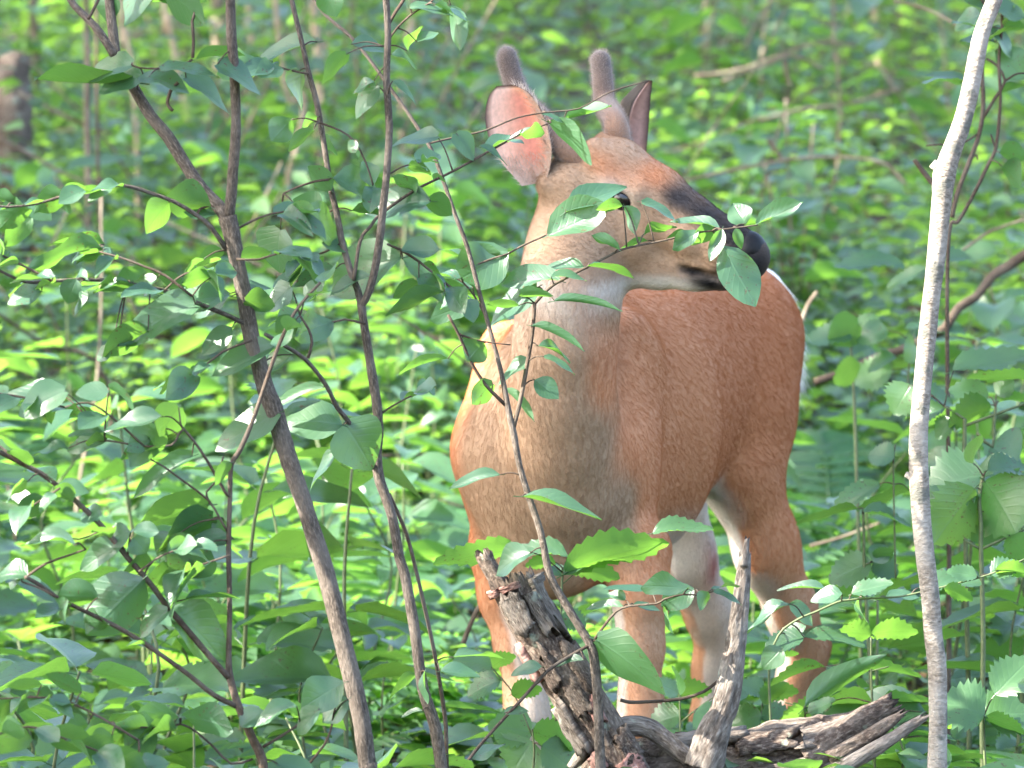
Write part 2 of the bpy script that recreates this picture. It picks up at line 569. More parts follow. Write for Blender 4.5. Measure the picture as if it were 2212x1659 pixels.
def blend(p0, p1, r0, r1, e=None, k=0.025, cut=False):
    """smooth union (or cut) of an elliptic tapered capsule; r = (along e, across)"""
    p0 = np.asarray(p0, float); p1 = np.asarray(p1, float)
    r0 = np.broadcast_to(r0, (2,)).astype(float); r1 = np.broadcast_to(r1, (2,)).astype(float)
    pad = max(r0.max(), r1.max()) * 1.3 + k + 0.02
    lo = np.maximum(((np.minimum(p0, p1) - pad - LO) / HB).astype(int), 0)
    hi = np.minimum(((np.maximum(p0, p1) + pad - LO) / HB).astype(int) + 1, SH)
    if (hi <= lo).any(): return
    sl = tuple(slice(a, b) for a, b in zip(lo, hi))
    gx, gy, gz = np.meshgrid(AX[0][sl[0]], AX[1][sl[1]], AX[2][sl[2]], indexing='ij', sparse=True)
    ax = p1 - p0; L = np.linalg.norm(ax)
    ax = ax / L if L > 1e-6 else np.array([0, 0, 1.0])
    if e is None: e = np.array([1.0, 0, 0])
    e = np.asarray(e, float); e = e - (e @ ax) * ax
    e = nrm(e); f = np.cross(ax, e)
    def dot(v): return (gx - p0[0]) * v[0] + (gy - p0[1]) * v[1] + (gz - p0[2]) * v[2]
    t = dot(ax)
    tc = np.clip(t / L, 0, 1) if L > 1e-6 else np.zeros_like(t)
    over = t - tc * L
    ra = r0[0] + (r1[0] - r0[0]) * tc; rb = r0[1] + (r1[1] - r0[1]) * tc
    rm = np.minimum(ra, rb)
    d = (np.sqrt((dot(e) / ra) ** 2 + (dot(f) / rb) ** 2 + (over / (0.5 * (ra + rb))) ** 2) - 1) * (0.5 * (ra + rb) * 0.6 + rm * 0.4)
    a = FIELD[sl]
    if cut:
        h = np.clip(0.5 - 0.5 * (a + d) / k, 0, 1)
        FIELD[sl] = a * (1 - h) + (-d) * h + k * h * (1 - h)
    else:
        h = np.clip(0.5 + 0.5 * (a - d) / k, 0, 1)
        FIELD[sl] = (a * (1 - h) + d * h - k * h * (1 - h)).astype(np.float32)

def chain(pts, e=None, k=0.025):
    """pts: (point, (ra, rb))"""
    for (p, r), (q_, s) in zip(pts[:-1], pts[1:]):
        blend(p, q_, r, s, e, k)

# body frame: rump direction and the animal's own left
SHO = np.array([at(1200, 900, 9.0)[0], 9.0, 0.0])
BK = nrm((0.40, 0.916, 0)); LF = np.array([0.916, -0.40, 0.0])
def bp(s, l, z):
    return SHO + BK * s + LF * l + np.array([0, 0, z])

# trunk of the body
chain([(bp(-0.075, 0, 0.735), (0.080, 0.130)), (bp(0.0, 0, 0.735), (0.112, 0.195)), (bp(0.14, 0, 0.742), (0.122, 0.212)),
       (bp(0.31, 0, 0.747), (0.130, 0.210)), (bp(0.47, 0, 0.785), (0.098, 0.182)), (bp(0.60, 0, 0.812), (0.090, 0.160)),
       (bp(0.72, 0, 0.832), (0.098, 0.148)), (bp(0.80, 0, 0.822), (0.075, 0.115))], e=LF, k=0.05)
# shoulders and upper arms
for sgn in (-1, 1):
    lx = 0.098 if sgn < 0 else 0.104
    top = bp(0.075, -0.116, 0.845) if sgn < 0 else bp(0.07, 0.098, 0.87)
    mid = bp(-0.005, sgn * (lx + (0.010 if sgn < 0 else 0.006)), 0.71)
    blend(top, mid, (0.038, 0.075), (0.044, 0.085), LF, 0.05)
    blend(mid, bp(0.035, sgn * lx, 0.56), (0.044, 0.085), (0.042, 0.068), LF, 0.045)
blend(bp(-0.095, 0, 0.70), bp(-0.060, 0, 0.555), (0.085, 0.060), (0.070, 0.060), LF, 0.06)     # brisket
# fore legs
fl_top, fr_top = at(1385, 1190, 8.99), at(1078, 1190, 9.10)
chain([(fl_top, (0.046, 0.058)), (at(1384, 1290, 8.97), (0.038, 0.048)), (at(1382, 1400, 8.965), (0.032, 0.038)),
       (at(1384, 1500, 8.96), (0.028, 0.031)), (at(1385, 1560, 8.955), (0.031, 0.035)), (at(1384, 1625, 8.965), (0.021, 0.024)),
       (at(1380, 1800, 8.97), (0.017, 0.020)), (at(1378, 1880, 8.965), (0.022, 0.024)), (at(1375, 1930, 8.94), (0.019, 0.021))], LF, 0.028)
chain([(fr_top, (0.044, 0.056)), (at(1092, 1290, 9.09), (0.036, 0.045)), (at(1118, 1400, 9.08), (0.030, 0.036)),
       (at(1134, 1500, 9.07), (0.027, 0.030)), (at(1140, 1555, 9.065), (0.030, 0.034)), (at(1142, 1620, 9.07), (0.021, 0.024)),
       (at(1146, 1790, 9.08), (0.017, 0.020)), (at(1147, 1865, 9.075), (0.022, 0.024)), (at(1147, 1912, 9.055), (0.019, 0.021))], LF, 0.028)
# hind legs: left (towards us), right (beyond)
chain([(at(1625, 720, 9.72), (0.080, 0.110)), (at(1612, 900, 9.66), (0.066, 0.105)), (at(1598, 1030, 9.62), (0.055, 0.085))], LF, 0.05)
chain([(at(1603, 1010, 9.62), (0.055, 0.080)), (at(1655, 1180, 9.66), (0.045, 0.068)), (at(1710, 1320, 9.72), (0.034, 0.050)),
       (at(1742, 1405, 9.76), (0.029, 0.038)), (at(1722, 1465, 9.76), (0.027, 0.035)), (at(1706, 1560, 9.75), (0.024, 0.030)),
       (at(1694, 1740, 9.74), (0.020, 0.024)), (at(1688, 1800, 9.73), (0.024, 0.027)), (at(1680, 1845, 9.71), (0.020, 0.022))], LF, 0.035)
blend(at(1770, 1395, 9.80), at(1735, 1460, 9.77), 0.020, 0.024, LF, 0.02)                       # point of hock
chain([(at(1478, 760, 9.84), (0.080, 0.110)), (at(1450, 950, 9.78), (0.066, 0.105)), (at(1440, 1080, 9.74), (0.052, 0.085))], LF, 0.05)
chain([(at(1440, 1070, 9.74), (0.050, 0.076)), (at(1478, 1200, 9.77), (0.044, 0.062)), (at(1530, 1320, 9.84), (0.032, 0.044)),
       (at(1548, 1390, 9.88), (0.027, 0.036)), (at(1536, 1450, 9.88), (0.024, 0.032)), (at(1526, 1550, 9.87), (0.021, 0.027)),
       (at(1512, 1720, 9.86), (0.018, 0.022)), (at(1508, 1775, 9.85), (0.022, 0.025)), (at(1502, 1815, 9.83), (0.019, 0.021))], LF, 0.035)
blend(at(1572, 1380, 9.91), at(1545, 1440, 9.89), 0.018, 0.021, LF, 0.02)
# neck
chain([(at(1212, 1190, 8.97), (0.068, 0.060)), (at(1214, 1060, 8.92), (0.078, 0.072)), (at(1213, 950, 8.885), (0.078, 0.080)), (at(1214, 860, 8.865), (0.076, 0.086)), (at(1220, 740, 8.845), (0.074, 0.090)),
       (at(1233, 620, 8.83), (0.073, 0.088)), (at(1246, 530, 8.83), (0.069, 0.083)), (at(1256, 450, 8.83), (0.061, 0.071))], RGT, 0.032)
# head, in its own frame: forward, across (far side +), up
HF = nrm((0.81, -0.20, -0.55)); HL = nrm(np.array([0.356, 0.914, 0.192]) - 0 * HF); HL = nrm(HL - (HL @ HF) * HF); HU = np.cross(HF, HL)
if HU[2] < 0: HU = -HU
HC = at(1300, 410, 8.82)
def hp(px, py, wl=0.0):
    """point of the head seen at that pixel, wl metres off its middle plane"""
    dirv = FWD + (px - W0 / 2) / FPX * RGT + (H0 / 2 - py) / FPX * UPV
    c0 = HC + HL * wl
    t = ((c0 - CPOS) @ HL) / (dirv @ HL)
    # the plane is nearly edge-on only if the head faced us; it does not
    return CPOS + dirv * t
def hpl(px, py, wl=0.0):
    return hp(px, py, 0.0) + HL * wl
blend(hpl(1262, 400), hpl(1325, 395), (0.058, 0.062), (0.055, 0.066), HL, 0.03)                 # skull
chain([(hpl(1325, 395), (0.055, 0.062)), (hpl(1410, 440), (0.050, 0.054)), (hpl(1490, 493), (0.038, 0.045)),
       (hpl(1560, 532), (0.031, 0.039)), (hpl(1616, 557), (0.031, 0.037))], HL, 0.025)
chain([(hpl(1278, 496), (0.044, 0.056)), (hpl(1345, 538), (0.042, 0.054)), (hpl(1425, 566), (0.033, 0.036)),
       (hpl(1500, 584), (0.025, 0.025)), (hpl(1562, 602), (0.021, 0.016))], HL, 0.028)
for sgn in (-1, 1):
    blend(hpl(1345, 388, sgn * 0.047), hpl(1395, 400, sgn * 0.046), 0.021, 0.017, HL, 0.02)     # brow
    blend(hpl(1320, 470, sgn * 0.030), hpl(1385, 500, sgn * 0.026), 0.042, 0.034, HL, 0.03)     # cheek
    blend(hpl(1420, 470, sgn * 0.036), hpl(1500, 515, sgn * 0.026), 0.016, 0.014, HL, 0.02)
    blend(hpl(1300, 318, sgn * 0.030), hpl(1318, 345, sgn * 0.028), 0.019, 0.024, HL, 0.02)     # pedicles
    blend(hpl(1235, 385, sgn * 0.046), hpl(1212, 378, sgn * 0.062), 0.030, 0.014, HL, 0.035)    # ear roots
blend(hpl(1368, 415, -0.060), hpl(1371, 417, -0.060), 0.013, 0.013, HL, 0.010, cut=True)
blend(hpl(1368, 415, 0.060), hpl(1371, 417, 0.060), 0.013, 0.013, HL, 0.010, cut=True)
for sgn in (-1, 1):                                                                            # corner of the mouth
    blend(hpl(1492, 570, sgn * 0.030), hpl(1560, 590, sgn * 0.026), 0.005, 0.005, HL, 0.006, cut=True)

def surface_nets(f, lo, h):
    c = [f[i:f.shape[0] - 1 + i, j:f.shape[1] - 1 + j, k:f.shape[2] - 1 + k] for i in (0, 1) for j in (0, 1) for k in (0, 1)]
    off = [(i, j, k) for i in (0, 1) for j in (0, 1) for k in (0, 1)]
    cnt = sum((x < 0).astype(np.int8) for x in c)
    mask = (cnt > 0) & (cnt < 8)
    ijk = np.argwhere(mask)
    idg = np.full(mask.shape, -1, np.int32); idg[mask] = np.arange(len(ijk))
    vals = [x[mask] for x in c]
    acc = np.zeros((len(ijk), 3)); n = np.zeros(len(ijk))
    for a in range(8):
        for b in range(a + 1, 8):
            if sum(abs(off[a][t] - off[b][t]) for t in range(3)) != 1: continue
            fa, fb = vals[a], vals[b]
            cr = (fa < 0) != (fb < 0)
            t = np.where(cr, fa / np.where(cr, fa - fb, 1), 0)
            p = np.array(off[a]) + t[:, None] * (np.array(off[b]) - np.array(off[a]))
            acc += p * cr[:, None]; n += cr
    V = lo + h * (ijk + acc / n[:, None])
    s = f < 0
    Q = []
    for axn in range(3):
        o1, o2 = (axn + 1) % 3, (axn + 2) % 3
        a = np.take(s, range(s.shape[axn] - 1), axn); b = np.take(s, range(1, s.shape[axn]), axn)
        e = np.argwhere(a != b)
        e = e[(e[:, o1] > 0) & (e[:, o2] > 0) & (e[:, o1] < s.shape[o1] - 1) & (e[:, o2] < s.shape[o2] - 1)]
        ins = a[tuple(e.T)]
        def cell(d1, d2):
            x = e.copy(); x[:, o1] += d1; x[:, o2] += d2
            return idg[tuple(x.T)]
        qd = np.stack([cell(-1, -1), cell(0, -1), cell(0, 0), cell(-1, 0)], 1)
        qd[~ins] = qd[~ins][:, ::-1]
        Q.append(qd)
    return V, np.concatenate(Q)

VB, QB = surface_nets(FIELD, LO, HB)
# vertex normals
fn = np.cross(VB[QB[:, 1]] - VB[QB[:, 0]], VB[QB[:, 2]] - VB[QB[:, 0]]) + np.cross(VB[QB[:, 2]] - VB[QB[:, 0]], VB[QB[:, 3]] - VB[QB[:, 0]])
NB = np.zeros_like(VB)
for k in range(4): np.add.at(NB, QB[:, k], fn)
NB /= np.maximum(np.linalg.norm(NB, axis=1)[:, None], 1e-12)

# ---- coat colours by body region (linear base colours)
RED = np.array([0.500, 0.218, 0.102]); TAN = np.array([0.400, 0.262, 0.170]); GREY = np.array([0.375, 0.250, 0.160])
WHT = np.array([0.80, 0.75, 0.68]); DARK = np.array([0.020, 0.019, 0.022]); RUST = np.array([0.420, 0.150, 0.060]); BLK = np.array([0.006, 0.006, 0.007])
def sstep(a, b, x): t = np.clip((x - a) / (b - a), 0, 1); return t * t * (3 - 2 * t)
def lerp(c, d, t): return c * (1 - t[:, None]) + d * t[:, None]
HEAD_SPOTS = [  # pixel of the head's middle plane, radii along/across the face in px, turn, colour, weight
    (1335, 345, 75, 26, 32, 0.55 * RUST + 0.35 * TAN, 0.9), (1430, 372, 48, 20, 34, 0.75 * RUST + 0.25 * TAN, 0.95),
    (1365, 402, 55, 24, 32, WHT * 0.55, 0.75), (1365, 470, 90, 55, 32, TAN * 0.95, 0.8), (1255, 400, 55, 50, 0, GREY * 0.85, 0.8),
    (1300, 480, 60, 60, 0, TAN * 0.9, 0.6), (1430, 455, 40, 26, 36, GREY * 0.6, 0.7), (1440, 520, 70, 30, 20, TAN * 0.95, 0.7),
    (1545, 465, 95, 26, 38, DARK, 1.0), (1600, 505, 60, 34, 38, DARK * 0.8, 1.0), (1480, 420, 40, 20, 38, DARK * 1.2, 0.9),
    (1560, 550, 26, 18, 20, GREY * 0.75, 0.6), (1480, 553, 60, 14, 12, GREY * 1.1, 0.6), (1450, 612, 140, 25, 3, WHT * 1.0, 1.0),
    (1325, 622, 85, 40, 0, WHT * 0.95, 0.95), (1508, 577, 30, 11, 15, BLK, 1.0), (1545, 604, 54, 25, 22, BLK, 1.0), (1588, 582, 32, 30, 0, BLK * 1.5, 0.95),
    (1635, 565, 62, 60, 0, BLK * 1.6, 1.0)]
def coat(P, Nn):
    q = P - SHO
    s, l, z = q @ BK, q @ LF, P[:, 2]
    wob = 0.02 * np.sin(P[:, 0] * 41 + P[:, 2] * 17) + 0.015 * np.sin(P[:, 1] * 33 - P[:, 2] * 29)
    c = np.tile(RED, (len(P), 1))
    c = lerp(c, RUST * 1.0, 0.75 * sstep(0.22, 0.62, s) * sstep(0.50, 0.8, z))
    c = lerp(c, RED * 1.12 + 0.02, 0.5 * sstep(0.1, -0.02, s) * sstep(0.05, 0.12, np.abs(l)))
    # front of chest and neck greyer
    fr = sstep(0.0, -0.07, s + wob) * sstep(0.165, 0.10, np.abs(l - 0.02 + wob))
    c = lerp(c, GREY, 0.95 * fr)
    nk = sstep(0.90, 1.0, z) * sstep(0.18, 0.02, s)
    c = lerp(c, TAN * 0.97, 0.9 * nk)
    c = lerp(c, GREY * 0.85, 0.35 * np.exp(-(((s + 0.12) / 0.09) ** 2 + ((z - 0.60 + wob) / 0.07) ** 2 + (l / 0.11) ** 2)))
    c = lerp(c, WHT * 0.95, 0.9 * np.exp(-(((z - 0.965 + wob) / 0.065) ** 2 + ((l - 0.080) / 0.060) ** 2 + ((s + 0.16) / 0.12) ** 2)))
    # belly and groin pale
    bel = sstep(-0.35, -0.85, Nn[:, 2]) * sstep(0.68, 0.60, z) * sstep(0.06, 0.16, s)
    c = lerp(c, WHT * 0.85, 0.9 * bel)
    inner = sstep(-0.10, 0.25, -np.sign(l) * (Nn @ LF)) * sstep(0.70, 0.64, z) * sstep(0.40, 0.5, s)
    c = lerp(c, WHT * 0.95, 0.95 * inner)
    inf = sstep(0.1, 0.5, -np.sign(l) * (Nn @ LF)) * sstep(0.52, 0.46, z) * sstep(0.25, 0.1, s)
    c = lerp(c, WHT * 0.9, 0.9 * inf)
    # legs
    lg = sstep(0.50, 0.42, z)
    c = lerp(c, c * 0.6 + TAN * 0.45, lg)
    hk = np.exp(-(((z - 0.335) / 0.06) ** 2)) * sstep(0.4, 0.5, s) * sstep(-0.2, 0.5, Nn @ BK)
    c = lerp(c, RUST * 0.6, 0.7 * hk)
    # the bare reddish skin inside the far thigh
    sp = at(1520, 1205, 9.76)
    dv = P - sp
    axv = nrm(at(1556, 1255, 9.76) - at(1480, 1150, 9.76))
    al = dv @ axv; pr = np.linalg.norm(dv - al[:, None] * axv, axis=1)
    c = lerp(c, np.array([0.36, 0.085, 0.075]), 0.95 * np.exp(-(al / 0.060) ** 2 - (pr / 0.028) ** 2) * (l < 0.0))
    # rump edge pale
    c = lerp(c, WHT * 0.9, sstep(0.85, 0.89, s) * sstep(0.70, 0.78, z))
    # the head
    h = P - HC
    a_, u_, w_ = h @ HF, h @ HU, h @ HL
    inh = sstep(-0.11, -0.02, a_ + wob * 0.3) * sstep(0.94, 1.04, z + 0.3 * a_) * sstep(0.14, 0.11, np.abs(w_))
    hc = np.tile(TAN * 0.95, (len(P), 1))
    # underside and jaw pale
    for (px, py, ra, rb, ang, col, wt) in HEAD_SPOTS:
        c0 = hp(px, py) - HC
        ca, cu = c0 @ HF, c0 @ HU
        da, du = a_ - ca, u_ - cu
        # pixel axes in the head plane
        th = rad(ang)
        e1 = (math.cos(th) * RGT - math.sin(th) * UPV); e2 = (math.sin(th) * RGT + math.cos(th) * UPV)
        x1 = da * (HF @ e1) + du * (HU @ e1); x2 = da * (HF @ e2) + du * (HU @ e2)
        sc = 8.8 / FPX
        wgt = wt * np.exp(-((x1 / (ra * sc)) ** 2 + (x2 / (rb * sc)) ** 2) ** 1.5)
        hc = lerp(hc, col, wgt)
    c = lerp(c, hc, inh)
    return np.clip(c * 0.86, 0.004, 0.9)

deer = thing('deer', (SHO[0], SHO[1], 0), 'reddish brown young buck with two short velvet antlers, head turned sideways', 'deer')
body_me = quads_mesh('body', VB, QB)
cb = coat(VB, NB)
ca = body_me.color_attributes.new('col', 'FLOAT_COLOR', 'POINT')
ca.data.foreach_set('color', np.c_[cb, np.ones(len(cb))].astype(np.float32).ravel())
body = part('body', body_me, M['hide'], deer)

# ---- fur: short hairs lying along the coat
def fur_flow(P, Nn):
    q = P - SHO
    s, z = q @ BK, P[:, 2]
    h = P - HC
    a_ = h @ HF
    hw = (sstep(-0.10, -0.03, a_) * sstep(0.97, 1.06, z + 0.25 * a_))[:, None]
    D = 0.75 * BK[None] + np.array([[0, 0, -0.75]])
    D = np.repeat(D, len(P), 0)
    low = sstep(0.62, 0.48, z)[:, None]
    D = D * (1 - low) + np.array([[0, 0, -1.0]]) * low
    fr = (sstep(0.02, -0.08, s) * sstep(0.95, 0.85, z))[:, None]
    l = q @ LF
    D = D * (1 - fr) + (np.array([[0, 0, -1.0]]) + 2.2 * l[:, None] * LF[None]) * fr
    nk = (sstep(0.86, 0.95, z) * sstep(0.25, 0.1, s))[:, None]
    D = D * (1 - nk) + np.array([[0, 0.25, -1.0]]) * nk
    D = D * (1 - hw) + (-HF - 0.15 * HU)[None] * hw
    D = D + RNG.normal(0, 0.09, D.shape)
    D = D - np.sum(D * Nn, 1)[:, None] * Nn
    return D / np.maximum(np.linalg.norm(D, axis=1)[:, None], 1e-6)

def make_fur(name, parent, V, Q, Nv, colf, n, lenf, radius, lift=0.13, flow=fur_flow):
    A = 0.5 * np.linalg.norm(np.cross(V[Q[:, 2]] - V[Q[:, 0]], V[Q[:, 3]] - V[Q[:, 1]]), axis=1)
    fi = RNG.choice(len(Q), n, p=A / A.sum())
    u, v = RNG.random((2, n, 1))
    q4 = Q[fi]
    wgt = [(1 - u) * (1 - v), u * (1 - v), u * v, (1 - u) * v]
    P = sum(w_ * V[q4[:, k]] for k, w_ in enumerate(wgt))
    Nn = sum(w_ * Nv[q4[:, k]] for k, w_ in enumerate(wgt)); Nn /= np.linalg.norm(Nn, axis=1)[:, None]
    C = colf(P, Nn)
    L = lenf(P) * RNG.uniform(0.7, 1.3, n)
    keep = L > 1e-4
    P, Nn, C, L = P[keep], Nn[keep], C[keep], L[keep]; n = len(P)
    D = flow(P, Nn)
    C = C * (1.08 + 0.14 * RNG.random((n, 1)))
    ts = np.array([0, 0.33, 0.66, 1.0])
    pts = np.empty((n, 4, 3))
    for k, t in enumerate(ts):
        pts[:, k] = P + L[:, None] * (t * D + (lift * t - 0.20 * lift * t * t) * Nn)
    cu = bpy.data.hair_curves.new(name)
    cu.add_curves([4] * n)
    cu.points.foreach_set('position', pts.astype(np.float32).ravel())
    ra = cu.attributes.get('radius') or cu.attributes.new('radius', 'FLOAT', 'POINT')
    ra.data.foreach_set('value', np.tile(np.array([1, 0.85, 0.6, 0.15]) * radius, n).astype(np.float32))
    at_ = cu.attributes.new('col', 'FLOAT_COLOR', 'CURVE')
    at_.data.foreach_set('color', np.c_[np.clip(C, 0, 1), np.ones(n)].astype(np.float32).ravel())
    cu.materials.append(M['fur'])
    o = part(name, cu, None, parent)
    return o

def body_len(P):
    z = P[:, 2]; h = P - HC
    a_ = h @ HF
    L = np.full(len(P), 0.0105)
    L = L - 0.003 * sstep(0.56, 0.44, z)
    hw = sstep(-0.10, -0.02, a_) * sstep(0.95, 1.06, z + 0.25 * a_)
    L = L * (1 - hw) + 0.0065 * hw
    nz = hpl(1640, 562); L = L * sstep(0.026, 0.045, np.linalg.norm(P - nz, axis=1))
    return L
make_fur('fur', deer, VB, QB, NB, coat, 210000, body_len, 0.00018)

def grid_mesh(name, G, closed_u=False):
    """G[i][j] points to a quad sheet"""
    G = np.asarray(G, float); a, b = G.shape[:2]
    id_ = np.arange(a * b).reshape(a, b)
    q_ = np.stack([id_[:-1, :-1], id_[1:, :-1], id_[1:, 1:], id_[:-1, 1:]], -1).reshape(-1, 4)
    return G.reshape(-1, 3), q_

def vnormals(V, Q):
    f_ = np.cross(V[Q[:, 2]] - V[Q[:, 0]], V[Q[:, 3]] - V[Q[:, 1]])
    n_ = np.zeros_like(V)
    for k in range(4): np.add.at(n_, Q[:, k], f_)
    return n_ / np.maximum(np.linalg.norm(n_, axis=1)[:, None], 1e-12)

def set_col(me, C):
    c_ = me.color_attributes.new('col', 'FLOAT_COLOR', 'POINT')
    c_.data.foreach_set('color', np.c_[np.clip(C, 0, 1), np.ones(len(C))].astype(np.float32).ravel())

# ---- ears: deep cups with a front (inner) and a back sheet
def make_ear(label, rows, bowl_dir, bowl, inner_cols):
    """rows: list of (left edge, right edge, belly fraction) from root to tip"""
    nr, ncol = 22, 13
    Lp = catmull([r[0] for r in rows], nr); Rp = catmull([r[1] for r in rows], nr)
    bf = np.interp(np.linspace(0, 1, len(Lp)), np.linspace(0, 1, len(rows)), [r[2] for r in rows])
    cs = np.linspace(0, 1, ncol)
    inner, outer = [], []
    for i in range(len(Lp)):
        ri, ro = [], []
        for c_ in cs:
            p = Lp[i] * (1 - c_) + Rp[i] * c_
            d_ = bowl * bf[i] * math.sin(math.pi * c_) ** 0.8
            ri.append(p + bowl_dir * d_)
            ro.append(p + bowl_dir * (d_ + 0.004 + 0.004 * math.sin(math.pi * c_)))
        inner.append(ri); outer.append(ro)
    Vi, Qi = grid_mesh('e', inner); Vo, Qo = grid_mesh('e', outer)
    nI = len(Vi)
    V = np.vstack([Vi, Vo])
    Qo = Qo[:, ::-1] + nI
    nrw = len(Lp)
    idi = np.arange(nI).reshape(nrw, ncol); ido = idi + nI
    rim = []
    for i in range(nrw - 1):
        rim.append((idi[i, 0], ido[i, 0], ido[i + 1, 0], idi[i + 1, 0])[::-1])
        rim.append((idi[i, -1], idi[i + 1, -1], ido[i + 1, -1], ido[i, -1])[::-1])
    for j in range(ncol - 1):
        rim.append((idi[-1, j], idi[-1, j + 1], ido[-1, j + 1], ido[-1, j]))
    Q = np.vstack([Qi, Qo, np.array(rim)])
    me = quads_mesh('ear', V, Q)
    tt = np.repeat(np.linspace(0, 1, nrw), ncol); cc = np.tile(cs, nrw)
    Ci = inner_cols(tt, cc)
    Co = np.tile(np.array([0.10, 0.075, 0.055]), (nI, 1)) * (1.25 - 0.9 * tt[:, None] ** 2)
    set_col(me, np.vstack([Ci, Co]))
    o = part('ear', me, M['ear'], deer)
    o['label'] = label
    return V, Qi, vnormals(V, Qi), Ci, nI
def inner_near(t, c):
    base = np.tile(np.array([0.90, 0.54, 0.38]), (len(t), 1))
    red = np.exp(-(((c - 0.55 - 0.1 * (t - 0.5)) / 0.24) ** 2)) * sstep(0.05, 0.25, t) * sstep(0.97, 0.75, t)
    base = lerp(base, np.array([0.66, 0.16, 0.12]), 0.62 * red)
    base = lerp(base, np.array([0.50, 0.42, 0.36]), 0.75 * sstep(0.74, 0.97, c) * sstep(1.0, 0.6, t))
    base = lerp(base, np.array([0.45, 0.36, 0.29]), 0.7 * sstep(0.28, 0.0, t))
    edge = np.maximum(np.maximum(sstep(0.07, 0.01, c) * sstep(0.15, 0.5, t), sstep(0.92, 0.99, t)), sstep(0.94, 0.995, c) * sstep(0.35, 0.6, t))
    base = lerp(base, np.array([0.035, 0.022, 0.018]), 0.95 * edge)
    return base
ED = 8.76
ear_near = [(at(1128, 402, ED + .01), at(1178, 396, ED + .01), 0.55), (at(1085, 352, ED - .01), at(1190, 345, ED), 0.9), (at(1057, 300, ED - .02), at(1188, 300, ED - .01), 1.0),
            (at(1048, 255, ED - .02), at(1172, 245, ED - .01), 0.85), (at(1054, 212, ED - .015), at(1145, 203, ED), 0.55), (at(1072, 186, ED), at(1112, 184, ED + .01), 0.2)]
eN = make_ear('near ear with its pink inner face showing', ear_near, nrm((0.25, 1.0, 0.05)), 0.055, inner_near)
def inner_far(t, c):
    base = np.tile(np.array([0.44, 0.26, 0.20]), (len(t), 1))
    base = lerp(base, np.array([0.44, 0.16, 0.13]), 0.6 * np.exp(-(((c - 0.4) / 0.25) ** 2)) * sstep(0.1, 0.4, t) * sstep(0.95, 0.7, t))
    return lerp(base, np.array([0.03, 0.02, 0.018]), np.maximum(sstep(0.9, 0.99, t), sstep(0.92, 1.0, c)) * 0.95)
EF = 8.93
ear_far = [(at(1366, 345, EF + .02), at(1394, 352, EF), 0.6), (at(1362, 300, EF), at(1398, 310, EF + .01), 1.0), (at(1361, 262, EF - .01), at(1402, 262, EF + .02), 1.0),
           (at(1372, 222, EF - .01), at(1405, 215, EF + .02), 0.8), (at(1392, 190, EF), at(1409, 180, EF + .02), 0.35), (at(1402, 176, EF), at(1408, 173, EF + .01), 0.1)]
make_ear('far ear seen from its dark edge', ear_far, nrm((-0.92, 0.40, 0.0)), 0.034, inner_far)
# pale hairs inside the near ear's margin
def ear_fuzz(P, Nn):
    return nrm_rows(np.array([[-0.35, -0.55, 0.55]]) + RNG.normal(0, 0.35, P.shape))
def nrm_rows(D): return D / np.linalg.norm(D, axis=1)[:, None]
Vn, Qn, Nn_, Cn, nI = eN
def ear_hair_col(P, n_): return np.tile(np.array([0.60, 0.50, 0.42]), (len(P), 1))
rowsn = 13
sel = np.array([q_ for q_ in Qn if (q_[0] % rowsn) >= 9 or (q_[0] // rowsn) < 6])
make_fur('ear_hair', deer, Vn, sel, Nn_, ear_hair_col, 900, lambda P: np.full(len(P), 0.015), 0.0003, flow=ear_fuzz)

# ---- antlers in velvet
def make_antler(label, pts, radii):
    C = catmull(pts, 26); R = np.interp(np.linspace(0, 1, len(C)), np.linspace(0, 1, len(radii)), radii)
    # round the tip
    k = 5
    T = C[-1] - C[-2]; T = T / np.linalg.norm(T)
    tipC = [C[-1] + T * R[-1] * math.sin(a) for a in np.linspace(0.3, 1.5, k)]
    tipR = [R[-1] * math.cos(a) for a in np.linspace(0.3, 1.5, k)]
    C = np.vstack([C, tipC]); R = np.concatenate([R, tipR])
    d_ = tube_data(C, R, 14, rough=0.025, seed=3)
    me = mesh_from('antler', *d_[:2], d_[2])
    Vv = np.array(d_[0])
    tt = np.repeat(np.linspace(0, 1, len(C)), 14)
    Cc = lerp(np.tile(np.array([0.25, 0.145, 0.095]), (len(Vv), 1)), np.array([0.105, 0.078, 0.068]), sstep(0.12, 0.75, tt))
    set_col(me, Cc)
    o = part('antler', me, M['velvet'], deer)
    o['label'] = label
    Qa = np.array([f for f in d_[1] if len(f) == 4])
    Nv = vnormals(Vv, Qa)
    def cf(P, n_):
        return np.tile(np.array([0.30, 0.25, 0.22]), (len(P), 1))
    def fl(P, n_):
        return nrm_rows(n_ * 0.9 + np.array([[0, 0, 0.35]]) + RNG.normal(0, 0.3, P.shape))
    make_fur('velvet', o, Vv, Qa, Nv, cf, 5000, lambda P: np.full(len(P), 0.0036), 0.00014, lift=0.6, flow=fl)
a0 = hpl(1275, 340, -0.030)
make_antler('antler sweeping back behind the near ear', [a0, a0 + (at(1222, 303, 8.8) - at(1275, 340, 8.8)) + np.array([0, -0.005, 0]), at(1175, 262, 8.81), at(1130, 215, 8.83), at(1107, 168, 8.84), at(1095, 122, 8.84)],
            [0.021, 0.0175, 0.0160, 0.0160, 0.0160, 0.0158])
a1 = hpl(1322, 312, 0.030)
make_antler('upright antler beside the far ear', [a1 + np.array([0, 0, -0.012]), a1 + (at(1314, 272, 8.8) - at(1322, 312, 8.8)), at(1307, 225, 8.90), at(1301, 168, 8.915), at(1297, 130, 8.92)],
            [0.0225, 0.0180, 0.0160, 0.0158, 0.0156])

